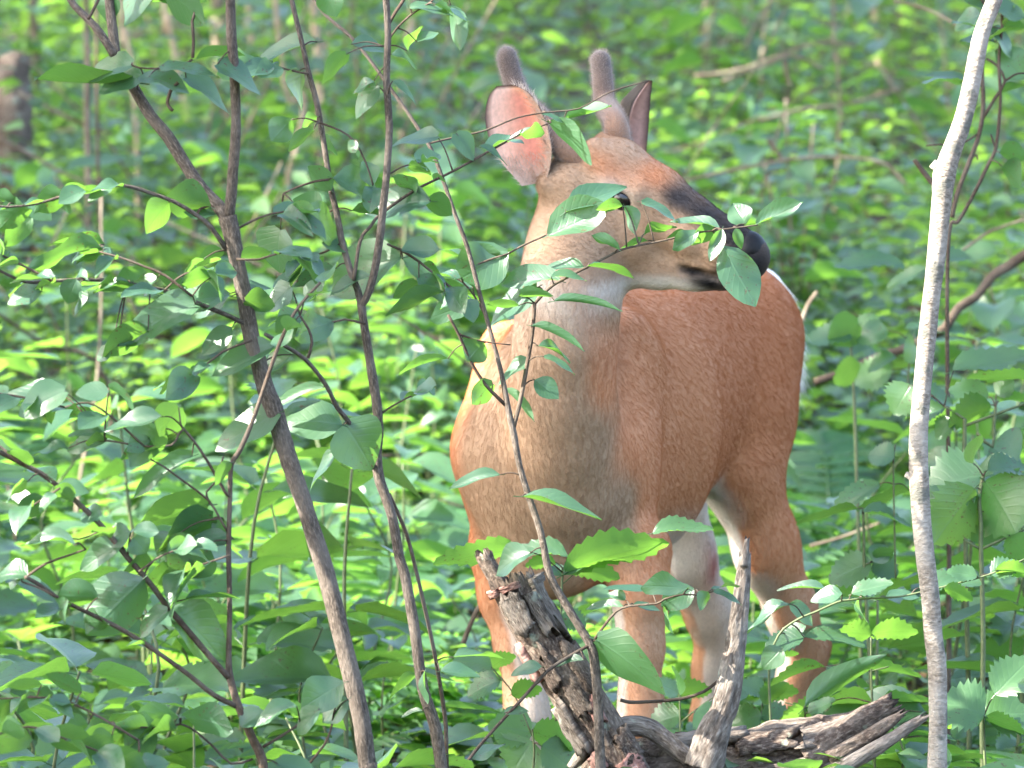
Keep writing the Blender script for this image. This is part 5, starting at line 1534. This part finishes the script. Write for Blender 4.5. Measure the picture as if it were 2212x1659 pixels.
def place(proto, name, loc, rz, sc, label, cat, group):
    o = bpy.data.objects.new(name, None); o.empty_display_size = 0.03
    o.location = tuple(loc); o.rotation_euler = (random.uniform(-0.08, 0.08), random.uniform(-0.08, 0.08), rz); o.scale = (sc,) * 3
    COL.objects.link(o)
    tag(o, label, cat, group)
    for nm, me, mt in proto:
        c = bpy.data.objects.new(nm, me); COL.objects.link(c); c.parent = o; c.matrix_basis = mt
    return o
PT = [proto_tall(100 + k, 0.30 + 0.07 * k) for k in range(5)]
PL = [proto_low(120 + k, 0.10 + 0.035 * k) for k in range(5)]
PF = [proto_fern(140 + k) for k in range(3)]
rr = random.Random(5)
def spot(y0, y1, margin=0.7):
    y = rr.uniform(y0, y1)
    hw = 0.0885 * y + margin
    return rr.uniform(-hw, hw), y
def clear_ok(x, y, h):
    """keep the deer, the log and the view of them free of scattered plants"""
    gz = float(ground_z(x, y))
    px, py, d_ = to_px((x, y, gz + h))
    if y < 9.9 and 930 < px < 1830 and py < (1430 if px < 1500 else 1480): return False
    if y < 8.9 and 380 < px < 2212 and py < 1480: return False
    if y < 8.9 and py < 1390: return False
    if y < 8.1 and 1940 < px < 2110: return False
    if y < 8.35 and 1180 < px < 2010 and py < 1640: return False
    for s_ in (-0.05, 0.15, 0.35, 0.55, 0.75):
        c = bp(s_, 0, 0)
        if math.hypot(c[0] - x, c[1] - y) < 0.24: return False
    if abs(y - 8.2) < 0.12 and 0.0 < x < 0.75: return False
    return True
ZONES = [(lambda px, py, d: d < 9.6 and px < 1000, 'under the saplings and the arching shrub'), (lambda px, py, d: d < 9.6 and px < 1990, 'around the fallen log'), (lambda px, py, d: d < 9.6, 'at the foot of the pale sapling'),
         (lambda px, py, d: d < 13 and px < 980, 'seen behind the saplings'), (lambda px, py, d: d < 13 and px < 1780, 'just behind the deer'), (lambda px, py, d: d < 13, 'seen behind the pale sapling'),
         (lambda px, py, d: px < 980, 'up the slope behind the saplings'), (lambda px, py, d: px < 1780, 'up the slope behind the deer'), (lambda px, py, d: True, 'up the slope behind the pale sapling')]
def zone(x, y):
    px, py, d_ = to_px((x, y, float(ground_z(x, y))))
    return next(t for f, t in ZONES if f(px, py, d_))
def scatter(protos, name, n, y0, y1, hmax, label, cat, group, smin=0.8, smax=1.3, margin=0.7):
    k = 0; tries = 0
    while k < n and tries < n * 30:
        tries += 1
        x, y = spot(y0, y1, margin)
        i = rr.randrange(len(protos)); sc = rr.uniform(smin, smax)
        if not clear_ok(x, y, hmax[i] * sc): continue
        place(protos[i], name, (x, y, float(ground_z(x, y)) - 0.005), rr.uniform(0, 6.28), sc, label[i % len(label)] + ' ' + zone(x, y), cat, group)
        k += 1
ht = [0.32 + 0.07 * k for k in range(5)]; hl = [0.13 + 0.035 * k for k in range(5)]
g1 = (['short understory plant with paired leaves', 'lowish understory plant with broad paired leaves', 'middling understory plant with paired leaves', 'tallish understory plant with tiered leaves', 'tall understory plant with tiered leaves'], 'plant', 'upright understory plants on the forest floor')
g2 = (['tiny whorled seedling', 'very low whorled green seedling', 'low whorled green seedling', 'taller whorled green seedling', 'tallest whorled green seedling'], 'seedling', 'seedlings on the forest floor')
g3 = (['green fern with feathery arching fronds'], 'fern', 'ferns on the forest floor')
scatter(PT, 'understory_plant', 46, 7.0, 9.4, ht, *g1, smin=0.8, smax=1.35, margin=0.25)
scatter(PT, 'understory_plant', 110, 9.5, 14.0, ht, *g1, smin=0.8, smax=1.4, margin=0.5)
scatter(PT, 'understory_plant', 95, 14.0, 22.0, ht, *g1, smin=1.0, smax=1.8, margin=0.5)
scatter(PL, 'seedling', 60, 7.4, 10.0, hl, *g2, smin=0.9, smax=1.5, margin=0.25)
scatter(PL, 'seedling', 140, 10.0, 15.0, hl, *g2, smin=0.9, smax=1.6, margin=0.5)
scatter(PF, 'fern', 10, 8.6, 10.2, [0.25] * 3, *g3, smin=0.8, smax=1.1, margin=0.3)
scatter(PF, 'fern', 32, 10.2, 15.5, [0.25] * 3, *g3, smin=0.9, smax=1.3, margin=0.5)

for px, py, d_ in [(640, 1450, 12.3), (760, 1440, 12.8), (700, 1470, 11.6), (590, 1480, 11.4), (850, 1400, 13.2), (1800, 1330, 13.6), (1745, 1380, 13.0), (1850, 1300, 14.2)]:
    q_ = at(px, py, d_); x, y = q_[0], q_[1]
    place(PF[rr.randrange(3)], 'fern', (x, y, float(ground_z(x, y))), rr.uniform(0, 6.28), rr.uniform(1.0, 1.35), g3[0][0] + ' ' + zone(x, y), *g3[1:])

# ================================================================== the forest behind
TV = [0.0, 0.32, 0.66, 1.0]; TW = [0.03, 0.5, 0.36, 0.02]
def batch_leaves(name, P, A, NN, L, Wd, mat, tint, parent=None, fold=0.25, droop=0.18):
    """many leaves as one mesh: base points, axes, normals, lengths, widths"""
    n = len(P)
    A = A / np.linalg.norm(A, axis=1)[:, None]
    NN = NN - np.sum(NN * A, 1)[:, None] * A; NN /= np.maximum(np.linalg.norm(NN, axis=1)[:, None], 1e-6)
    S = np.cross(A, NN)
    V = np.empty((n, 12, 3)); k = 0
    for v, hw in zip(TV, TW):
        for c in (-1, 0, 1):
            V[:, k] = P + A * (L * v)[:, None] + S * (Wd * hw * c)[:, None] + NN * (Wd * hw * abs(c) * fold - L * droop * v * v)[:, None]
            k += 1
    q_ = np.array([(r * 3 + c, r * 3 + c + 1, r * 3 + c + 4, r * 3 + c + 3) for r in range(3) for c in range(2)])
    Q = (q_[None] + 12 * np.arange(n)[:, None, None]).reshape(-1, 4)
    me = quads_mesh(name, V.reshape(-1, 3), Q)
    t = me.attributes.new('tint', 'FLOAT', 'POINT')
    t.data.foreach_set('value', np.repeat(tint, 12).astype(np.float32))
    return part(name, me, mat, parent)

def wedge(n, y0, y1, margin, power=1.0):
    y = y0 + (y1 - y0) * RNG.random(n) ** power
    x = (RNG.random(n) * 2 - 1) * (0.0885 * y + margin)
    return x, y

def clusters(nc, y0, y1, margin, hlo, hhi, size, per, power=1.0, deer_clear=True):
    x, y = wedge(nc, y0, y1, margin, power)
    if deer_clear:
        keep = np.ones(nc, bool)
        for s_ in (-0.1, 0.1, 0.3, 0.5, 0.7, 0.9):
            c = bp(s_, 0, 0); keep &= np.hypot(x - c[0], y - c[1]) > 0.22
        x, y = x[keep], y[keep]; nc = len(x)
    pat = vnoise(np.stack([x * 1.5, y * 0.8, np.zeros(nc)], 1), 5)          # patchy, with bare litter between
    keep = RNG.random(nc) < np.clip(3.4 * pat - 0.75, np.where(y > 14, 0.2, 0.06), 1)
    x, y = x[keep], y[keep]; nc = len(x)
    h = hlo + (hhi - hlo) * RNG.random(nc) ** 1.6
    k = RNG.integers(per[0], per[1], nc)
    idx = np.repeat(np.arange(nc), k); n = len(idx)
    a = RNG.uniform(0, 6.28, n)
    A = np.stack([np.cos(a), np.sin(a), RNG.uniform(-0.25, 0.35, n)], 1)
    P = np.stack([x[idx], y[idx], ground_z(x, y)[idx] + h[idx] * RNG.uniform(0.55, 1.0, n)], 1) + A * 0.02
    NN = np.stack([RNG.normal(0, 0.38, n), RNG.normal(0, 0.38, n), np.ones(n)], 1)
    L = RNG.uniform(size[0], size[1], n)
    return P, A, NN, L, L * RNG.uniform(0.45, 0.75, n)

# ground cover too small and dense to count
parts = [clusters(2600, 9.6, 15.0, 0.7, 0.05, 0.30, (0.04, 0.085), (4, 8)), clusters(8500, 14.0, 24.0, 0.8, 0.04, 0.75, (0.035, 0.085), (4, 9)), clusters(11000, 22.0, 42.0, 1.2, 0.05, 1.5, (0.04, 0.105), (4, 9)),
         clusters(500, 7.4, 9.6, 0.4, 0.03, 0.16, (0.03, 0.06), (4, 7))]
P, A_, NN, L, Wd = [np.concatenate([p[k] for p in parts]) for k in range(5)]
o = batch_leaves('ground_cover', P, A_, NN, L, Wd, M['leaf_far'], np.clip(0.62 * RNG.random(len(P)) + 1.1 * (vnoise(P * np.array([2.2, 1.4, 2.2]), 9) - 0.32), 0, 1))
tag(o, 'dense low green ground cover leaves spread over the forest floor', 'ground cover', kind='stuff')
# dead leaves on the ground
x, y = wedge(9000, 7.2, 24.0, 0.8, 1.2)
n = len(x); a = RNG.uniform(0, 6.28, n)
P = np.stack([x, y, ground_z(x, y) + RNG.uniform(0.004, 0.03, n)], 1)
A_ = np.stack([np.cos(a), np.sin(a), RNG.normal(0, 0.15, n)], 1)
NN = np.stack([RNG.normal(0, 0.35, n), RNG.normal(0, 0.35, n), np.ones(n)], 1)
L = RNG.uniform(0.04, 0.10, n)
o = batch_leaves('leaf_litter', P, A_, NN, L, L * RNG.uniform(0.4, 0.7, n), M['litter'], RNG.random(n), fold=0.4, droop=-0.15)
tag(o, 'brown dead leaf litter lying between the green plants', 'leaf litter', kind='stuff')

# bushes farther back
def bush(x, y, h, nleaf, size, seed, label, group):
    rng = np.random.default_rng(seed)
    gz = float(ground_z(x, y))
    root = thing('bush', (x, y, gz), label, 'bush', group)
    tips = []
    for k in range(int(rng.integers(3, 6))):
        a = rng.uniform(0, 6.28); lean = rng.uniform(0.1, 0.55) * h
        P_ = [np.array([x, y, gz - 0.03]), np.array([x + 0.35 * lean * math.cos(a), y + 0.35 * lean * math.sin(a), gz + 0.5 * h]), np.array([x + lean * math.cos(a), y + lean * math.sin(a), gz + h * rng.uniform(0.8, 1.05)])]
        C = catmull(P_, 10)
        d_ = tube_data(C, np.linspace(0.008, 0.003, len(C)), 6, rough=0.06, seed=seed + k)
        part('stem', mesh_from('stem', *d_[:2], d_[2]), M['bark_far'], root)
        tips.append(C)
    n = nleaf
    ci = rng.integers(0, len(tips), n)
    t = rng.uniform(0.25, 1.0, n)
    base = np.array([tips[c][int(tt * (len(tips[c]) - 1))] for c, tt in zip(ci, t)])
    a = rng.uniform(0, 6.28, n)
    rrd = rng.random(n) ** 0.7 * 0.34 * h * (0.5 + 0.6 * np.sin(t * 2.6))
    P = base + np.stack([np.cos(a) * rrd, np.sin(a) * rrd, rng.normal(0, 0.06, n) * h], 1)
    P[:, 2] = np.maximum(P[:, 2], ground_z(P[:, 0], P[:, 1]) + 0.03)
    a2 = a + rng.normal(0, 0.7, n)
    A_ = np.stack([np.cos(a2), np.sin(a2), rng.uniform(-0.4, 0.3, n)], 1)
    NN = np.stack([rng.normal(0, 0.4, n), rng.normal(0, 0.4, n), np.ones(n)], 1)
    L = rng.uniform(size[0], size[1], n)
    f_ = batch_leaves('foliage', P, A_, NN, L, L * rng.uniform(0.45, 0.7, n), M['leaf_far'], rng.random(n), parent=root)
    f_['kind'] = 'stuff'
gb = 'bushes behind the deer'
k = 0
for i in range(84):
    y = rr.uniform(14.5, 36); hw = 0.0885 * y + 0.9
    x = rr.uniform(-hw, hw)
    px = to_px((x, y, 0))[0]
    h = rr.uniform(0.5, 1.3) * (0.75 if y < 18 else 1.15)
    sz = 'small' if h < 0.75 else ('medium' if h < 1.1 else 'tall')
    bush(x, y, h, int(rr.uniform(90, 190)), (0.055, 0.12), 300 + i, sz + ' loose green leafy bush ' + zone(x, y), gb)

# thin trunks and dead branches of the background
def far_trunk(name, pts, r, d, mat, label, cat, group=None, r1=None, ground=True):
    P_ = [at(p[0], p[1], d) for p in pts]
    if ground:
        b = P_[0].copy(); b[2] = float(ground_z(b[0], b[1])) - 0.05
        if b[2] < P_[0][2]: P_ = [b] + P_
        P_ = P_ + [P_[-1] + (P_[-1] - P_[-2]) * 1.5 + np.array([0, 0, 2.0])]
    C = catmull(P_, 24)
    R = np.linspace(r * d / FPX, (r1 or r * 0.75) * d / FPX, len(C))
    d_ = tube_data(C, R, 10, rough=0.08, seed=int(pts[0][0]) + 1)
    root = thing(name, (C[0][0], C[0][1], C[0][2]), label, cat, group)
    part('trunk' if ground else 'branch', mesh_from('trunk', *d_[:2], d_[2]), mat, root)
    return root
gt = 'thin trunks in the background'
for pts, r, d, m in [([(297, 360), (285, 150), (270, 60), (262, -20)], 6, 19, 'bark_tan'), ([(410, 300), (385, 150), (362, 30), (355, -30)], 8, 21, 'bark_tan'), ([(192, 420), (188, 250), (190, 100), (186, -30)], 8, 17, 'bark_far'),
                     ([(690, 300), (688, 120), (682, 40), (678, -30)], 11, 20, 'bark_tan'), ([(478, 330), (476, 180), (472, 40), (470, -30)], 19, 24, 'bark_far'), ([(215, 620), (213, 500), (216, 380), (210, 250)], 5, 16, 'twig'),
                     ([(870, 320), (868, 160), (884, 60), (890, -30)], 8, 20, 'bark_tan'), ([(86, 330), (80, 150), (72, 40), (70, -30)], 9, 22, 'bark_far'), ([(530, 300), (545, 130), (540, 40), (538, -30)], 9, 23, 'bark_tan'),
                     ([(1905, 280), (1898, 110), (1890, 30), (1888, -30)], 9, 26, 'bark_tan'), ([(1805, 420), (1815, 250), (1808, 120), (1800, -30)], 4, 19, 'bark_far')]:
    q_ = at(pts[0][0], pts[0][1], d)
    far_trunk('young_tree', pts, r, d, M[m], ('thick ' if r > 10 else 'thin ') + {'bark_tan': 'tan', 'bark_far': 'brown', 'twig': 'dark'}[m] + ' young tree trunk ' + zone(q_[0], q_[1]), 'tree', gt)
far_trunk('young_tree', [(620, 420), (640, 320), (655, 200), (600, 60)], 7, 18, M['bark_tan'], 'forked tan young tree trunk in the blurred upper left background', 'tree')
far_trunk('fallen_branch', [(2235, 535), (2179, 575), (2146, 595), (2109, 640), (2071, 665), (2039, 710), (1990, 735), (1946, 757), (1909, 767), (1850, 790), (1799, 812), (1759, 825)], 11, 11.5, M['twig'], 'dark crooked fallen branch slanting down behind the pale sapling', 'branch', r1=8, ground=False)
gd = 'dead branches in the background thicket'
for pts, r, d in [([(1560, 175), (1659, 140), (1692, 122), (1730, 125), (1780, 150)], 4, 17), ([(1695, 128), (1700, 160), (1708, 185)], 6, 17), ([(1640, 260), (1740, 235), (1830, 225), (1950, 190)], 4, 18), ([(1480, 390), (1620, 360), (1760, 340), (1900, 350), (1960, 400)], 4, 15),
                  ([(1930, 0), (2000, 20), (2050, 45), (2085, 65)], 3, 13), ([(1500, 165), (1600, 150), (1760, 95), (1850, 100)], 4, 19), ([(1660, 300), (1680, 330), (1690, 345)], 6, 16), ([(0, 300), (60, 330), (150, 380), (240, 400)], 4, 16), ([(40, 200), (140, 250), (240, 290)], 5, 18),
                  ([(1730, 700), (1745, 660), (1765, 630)], 5, 12), ([(2080, 540), (2140, 500), (2212, 475)], 3.5, 12), ([(1750, 1180), (1820, 1160), (1900, 1130)], 4, 12), ([(1000, 1390), (1020, 1340), (1040, 1300)], 6, 9.6)]:
    q_ = at(pts[1][0], pts[1][1], d)
    far_trunk('dead_branch', pts, r, d, M['bark_far'], ('stubby' if len(pts) == 3 else 'long thin') + ' dead brown branch ' + zone(q_[0], q_[1]), 'branch', gd, ground=False)
rb = random.Random(77)
for i in range(80):
    y = rb.uniform(11.5, 28); hw = 0.0885 * y + 0.4; x = rb.uniform(-hw, hw)
    g0 = float(ground_z(x, y)); h0 = rb.uniform(0.02, 0.5); Lb = rb.uniform(0.35, 1.3); az = rb.uniform(0, 6.28); el = rb.choice([rb.uniform(-0.1, 0.5), rb.uniform(0.2, 1.3)])
    P_ = [np.array([x, y, g0 + h0])]
    for k in range(4):
        az += rb.uniform(-0.4, 0.4); el += rb.uniform(-0.3, 0.3)
        P_.append(P_[-1] + Lb / 4 * np.array([math.cos(az) * math.cos(el), math.sin(az) * math.cos(el), math.sin(el)]))
        P_[-1][2] = max(P_[-1][2], float(ground_z(P_[-1][0], P_[-1][1])) + 0.02)
    P_ = [np.array([x, y, g0 - 0.02])] + P_
    C = catmull(P_, 16); r_ = rb.uniform(0.003, 0.009)
    J = tube_data(C, np.linspace(r_, r_ * 0.45, len(C)), 7, rough=0.08, seed=i)
    root = thing('dead_branch', tuple(P_[0]), ('short' if Lb < 0.7 else 'long') + ' brown dead branch poking from the leaves ' + zone(x, y), 'branch', gd)
    part('branch', mesh_from('branch', *J[:2], J[2]), M[rb.choice(['bark_far', 'twig'])], root)
# rotten stump in the far left
C = catmull([at(14, 230, 19), at(18, 190, 19), at(24, 150, 19), at(30, 112, 19)], 14); C[0][2] = float(ground_z(C[0][0], C[0][1])) - 0.05
d_ = tube_data(C, np.linspace(0.085, 0.055, len(C)), 20, rough=0.10, seed=8)
st = thing('tree_stump', tuple(C[0]), 'dark rotten tree stump in the far upper left background', 'stump')
part('trunk', mesh_from('trunk', *d_[:2], d_[2]), M['rot'], st)

# ---- tall forest trees beside the view; their crowns shade it and let sun flecks through
GAPS = [(1262, 482, 8.1, .13), (1050, 566, 8.08, .09), (330, 690, 7.4, .11), (595, 792, 7.5, .08), (2095, 180, 7.95, .24), (2070, 290, 7.95, .24), (2035, 430, 7.95, .24), (2012, 600, 7.95, .2), (2000, 720, 7.95, .14), (60, 660, 11.0, .30), (150, 690, 11.0, .30), (30, 740, 11.0, .28), (215, 730, 11.5, .25), (120, 680, 12.5, .6), (60, 720, 10.5, .5), (250, 700, 13, .5), (80, 700, 14, .6), (30, 640, 12, .4), (300, 20, 26, .5), (330, 460, 14, .3), (400, 730, 13, .3), (560, 620, 13, .3),
        (330, 450, 12, .12), (300, 40, 24, .3), (1545, 205, 20, .22), (1500, 235, 19, .2), (1590, 260, 20, .22), (1180, 690, 15, .2), (90, 940, 10.6, .13), (20, 1050, 10.2, .12), (45, 500, 7.35, .09), (1900, 960, 12, .15), (1970, 930, 12, .12), (650, 420, 16, .2), (900, 600, 13, .15), (1060, 700, 13, .15), (1030, 800, 9.1, .03), (1100, 1240, 8.1, .06), (460, 1285, 7.2, .07)]
GP = [(at(a_, b_, c_), r_) for a_, b_, c_, r_ in GAPS]
SV = np.array(SUN)
gf = 'tall forest trees beside the view'
for i in range(11):
    y = 2.2 + 3.25 * i + rr.uniform(-0.4, 0.4); x = -6.7 + rr.uniform(-0.5, 0.5) - 0.04 * i
    gz = float(ground_z(x, y)); top = gz + rr.uniform(8.6, 9.6)
    root = thing('forest_tree', (x, y, gz), 'tall forest tree with a spreading green crown beyond the left of the clearing', 'tree', gf)
    C = catmull([(x, y, gz - 0.1), (x + 0.1, y, gz + 2.5), (x - 0.1, y + 0.1, gz + 5), (x, y, top)], 16)
    d_ = tube_data(C, np.linspace(0.16, 0.04, len(C)), 12, rough=0.06, seed=i)
    part('trunk', mesh_from('trunk', *d_[:2], d_[2]), M['bark_far'], root)
    rng = np.random.default_rng(900 + i)
    for q_ in range(6):
        a = rng.uniform(0, 6.28); s0 = C[8 + q_]
        P_ = [s0, s0 + np.array([math.cos(a) * 1.1, math.sin(a) * 1.1, 0.6]), s0 + np.array([math.cos(a) * 2.3, math.sin(a) * 2.3, 0.9])]
        d_ = tube_data(catmull(P_, 8), np.linspace(0.05, 0.012, len(catmull(P_, 8))), 7, rough=0.06)
        part('limb', mesh_from('limb', *d_[:2], d_[2]), M['bark_far'], root)
    n = 1900
    v = rng.normal(size=(n, 3)); v /= np.linalg.norm(v, axis=1)[:, None]
    P = np.array([x, y, gz + 6.9]) + v * (rng.random((n, 1)) ** 0.45) * np.array([2.7, 2.4, 2.3])
    keep = np.ones(n, bool)
    for g0, gr in GP:
        q_ = P - g0; al = q_ @ SV
        keep &= np.linalg.norm(q_ - al[:, None] * SV, axis=1) > gr + 0.10
    P = P[keep]; n = len(P)
    A_ = rng.normal(size=(n, 3)); A_[:, 2] *= 0.5
    NN = rng.normal(0, 0.6, (n, 3)); NN[:, 2] += 0.8
    L = rng.uniform(0.16, 0.34, n)
    f_ = batch_leaves('crown', P - A_ / np.linalg.norm(A_, axis=1)[:, None] * L[:, None] / 2, A_, NN, L, L * 0.65, M['canopy'], rng.random(n), parent=root)
    f_['kind'] = 'stuff'
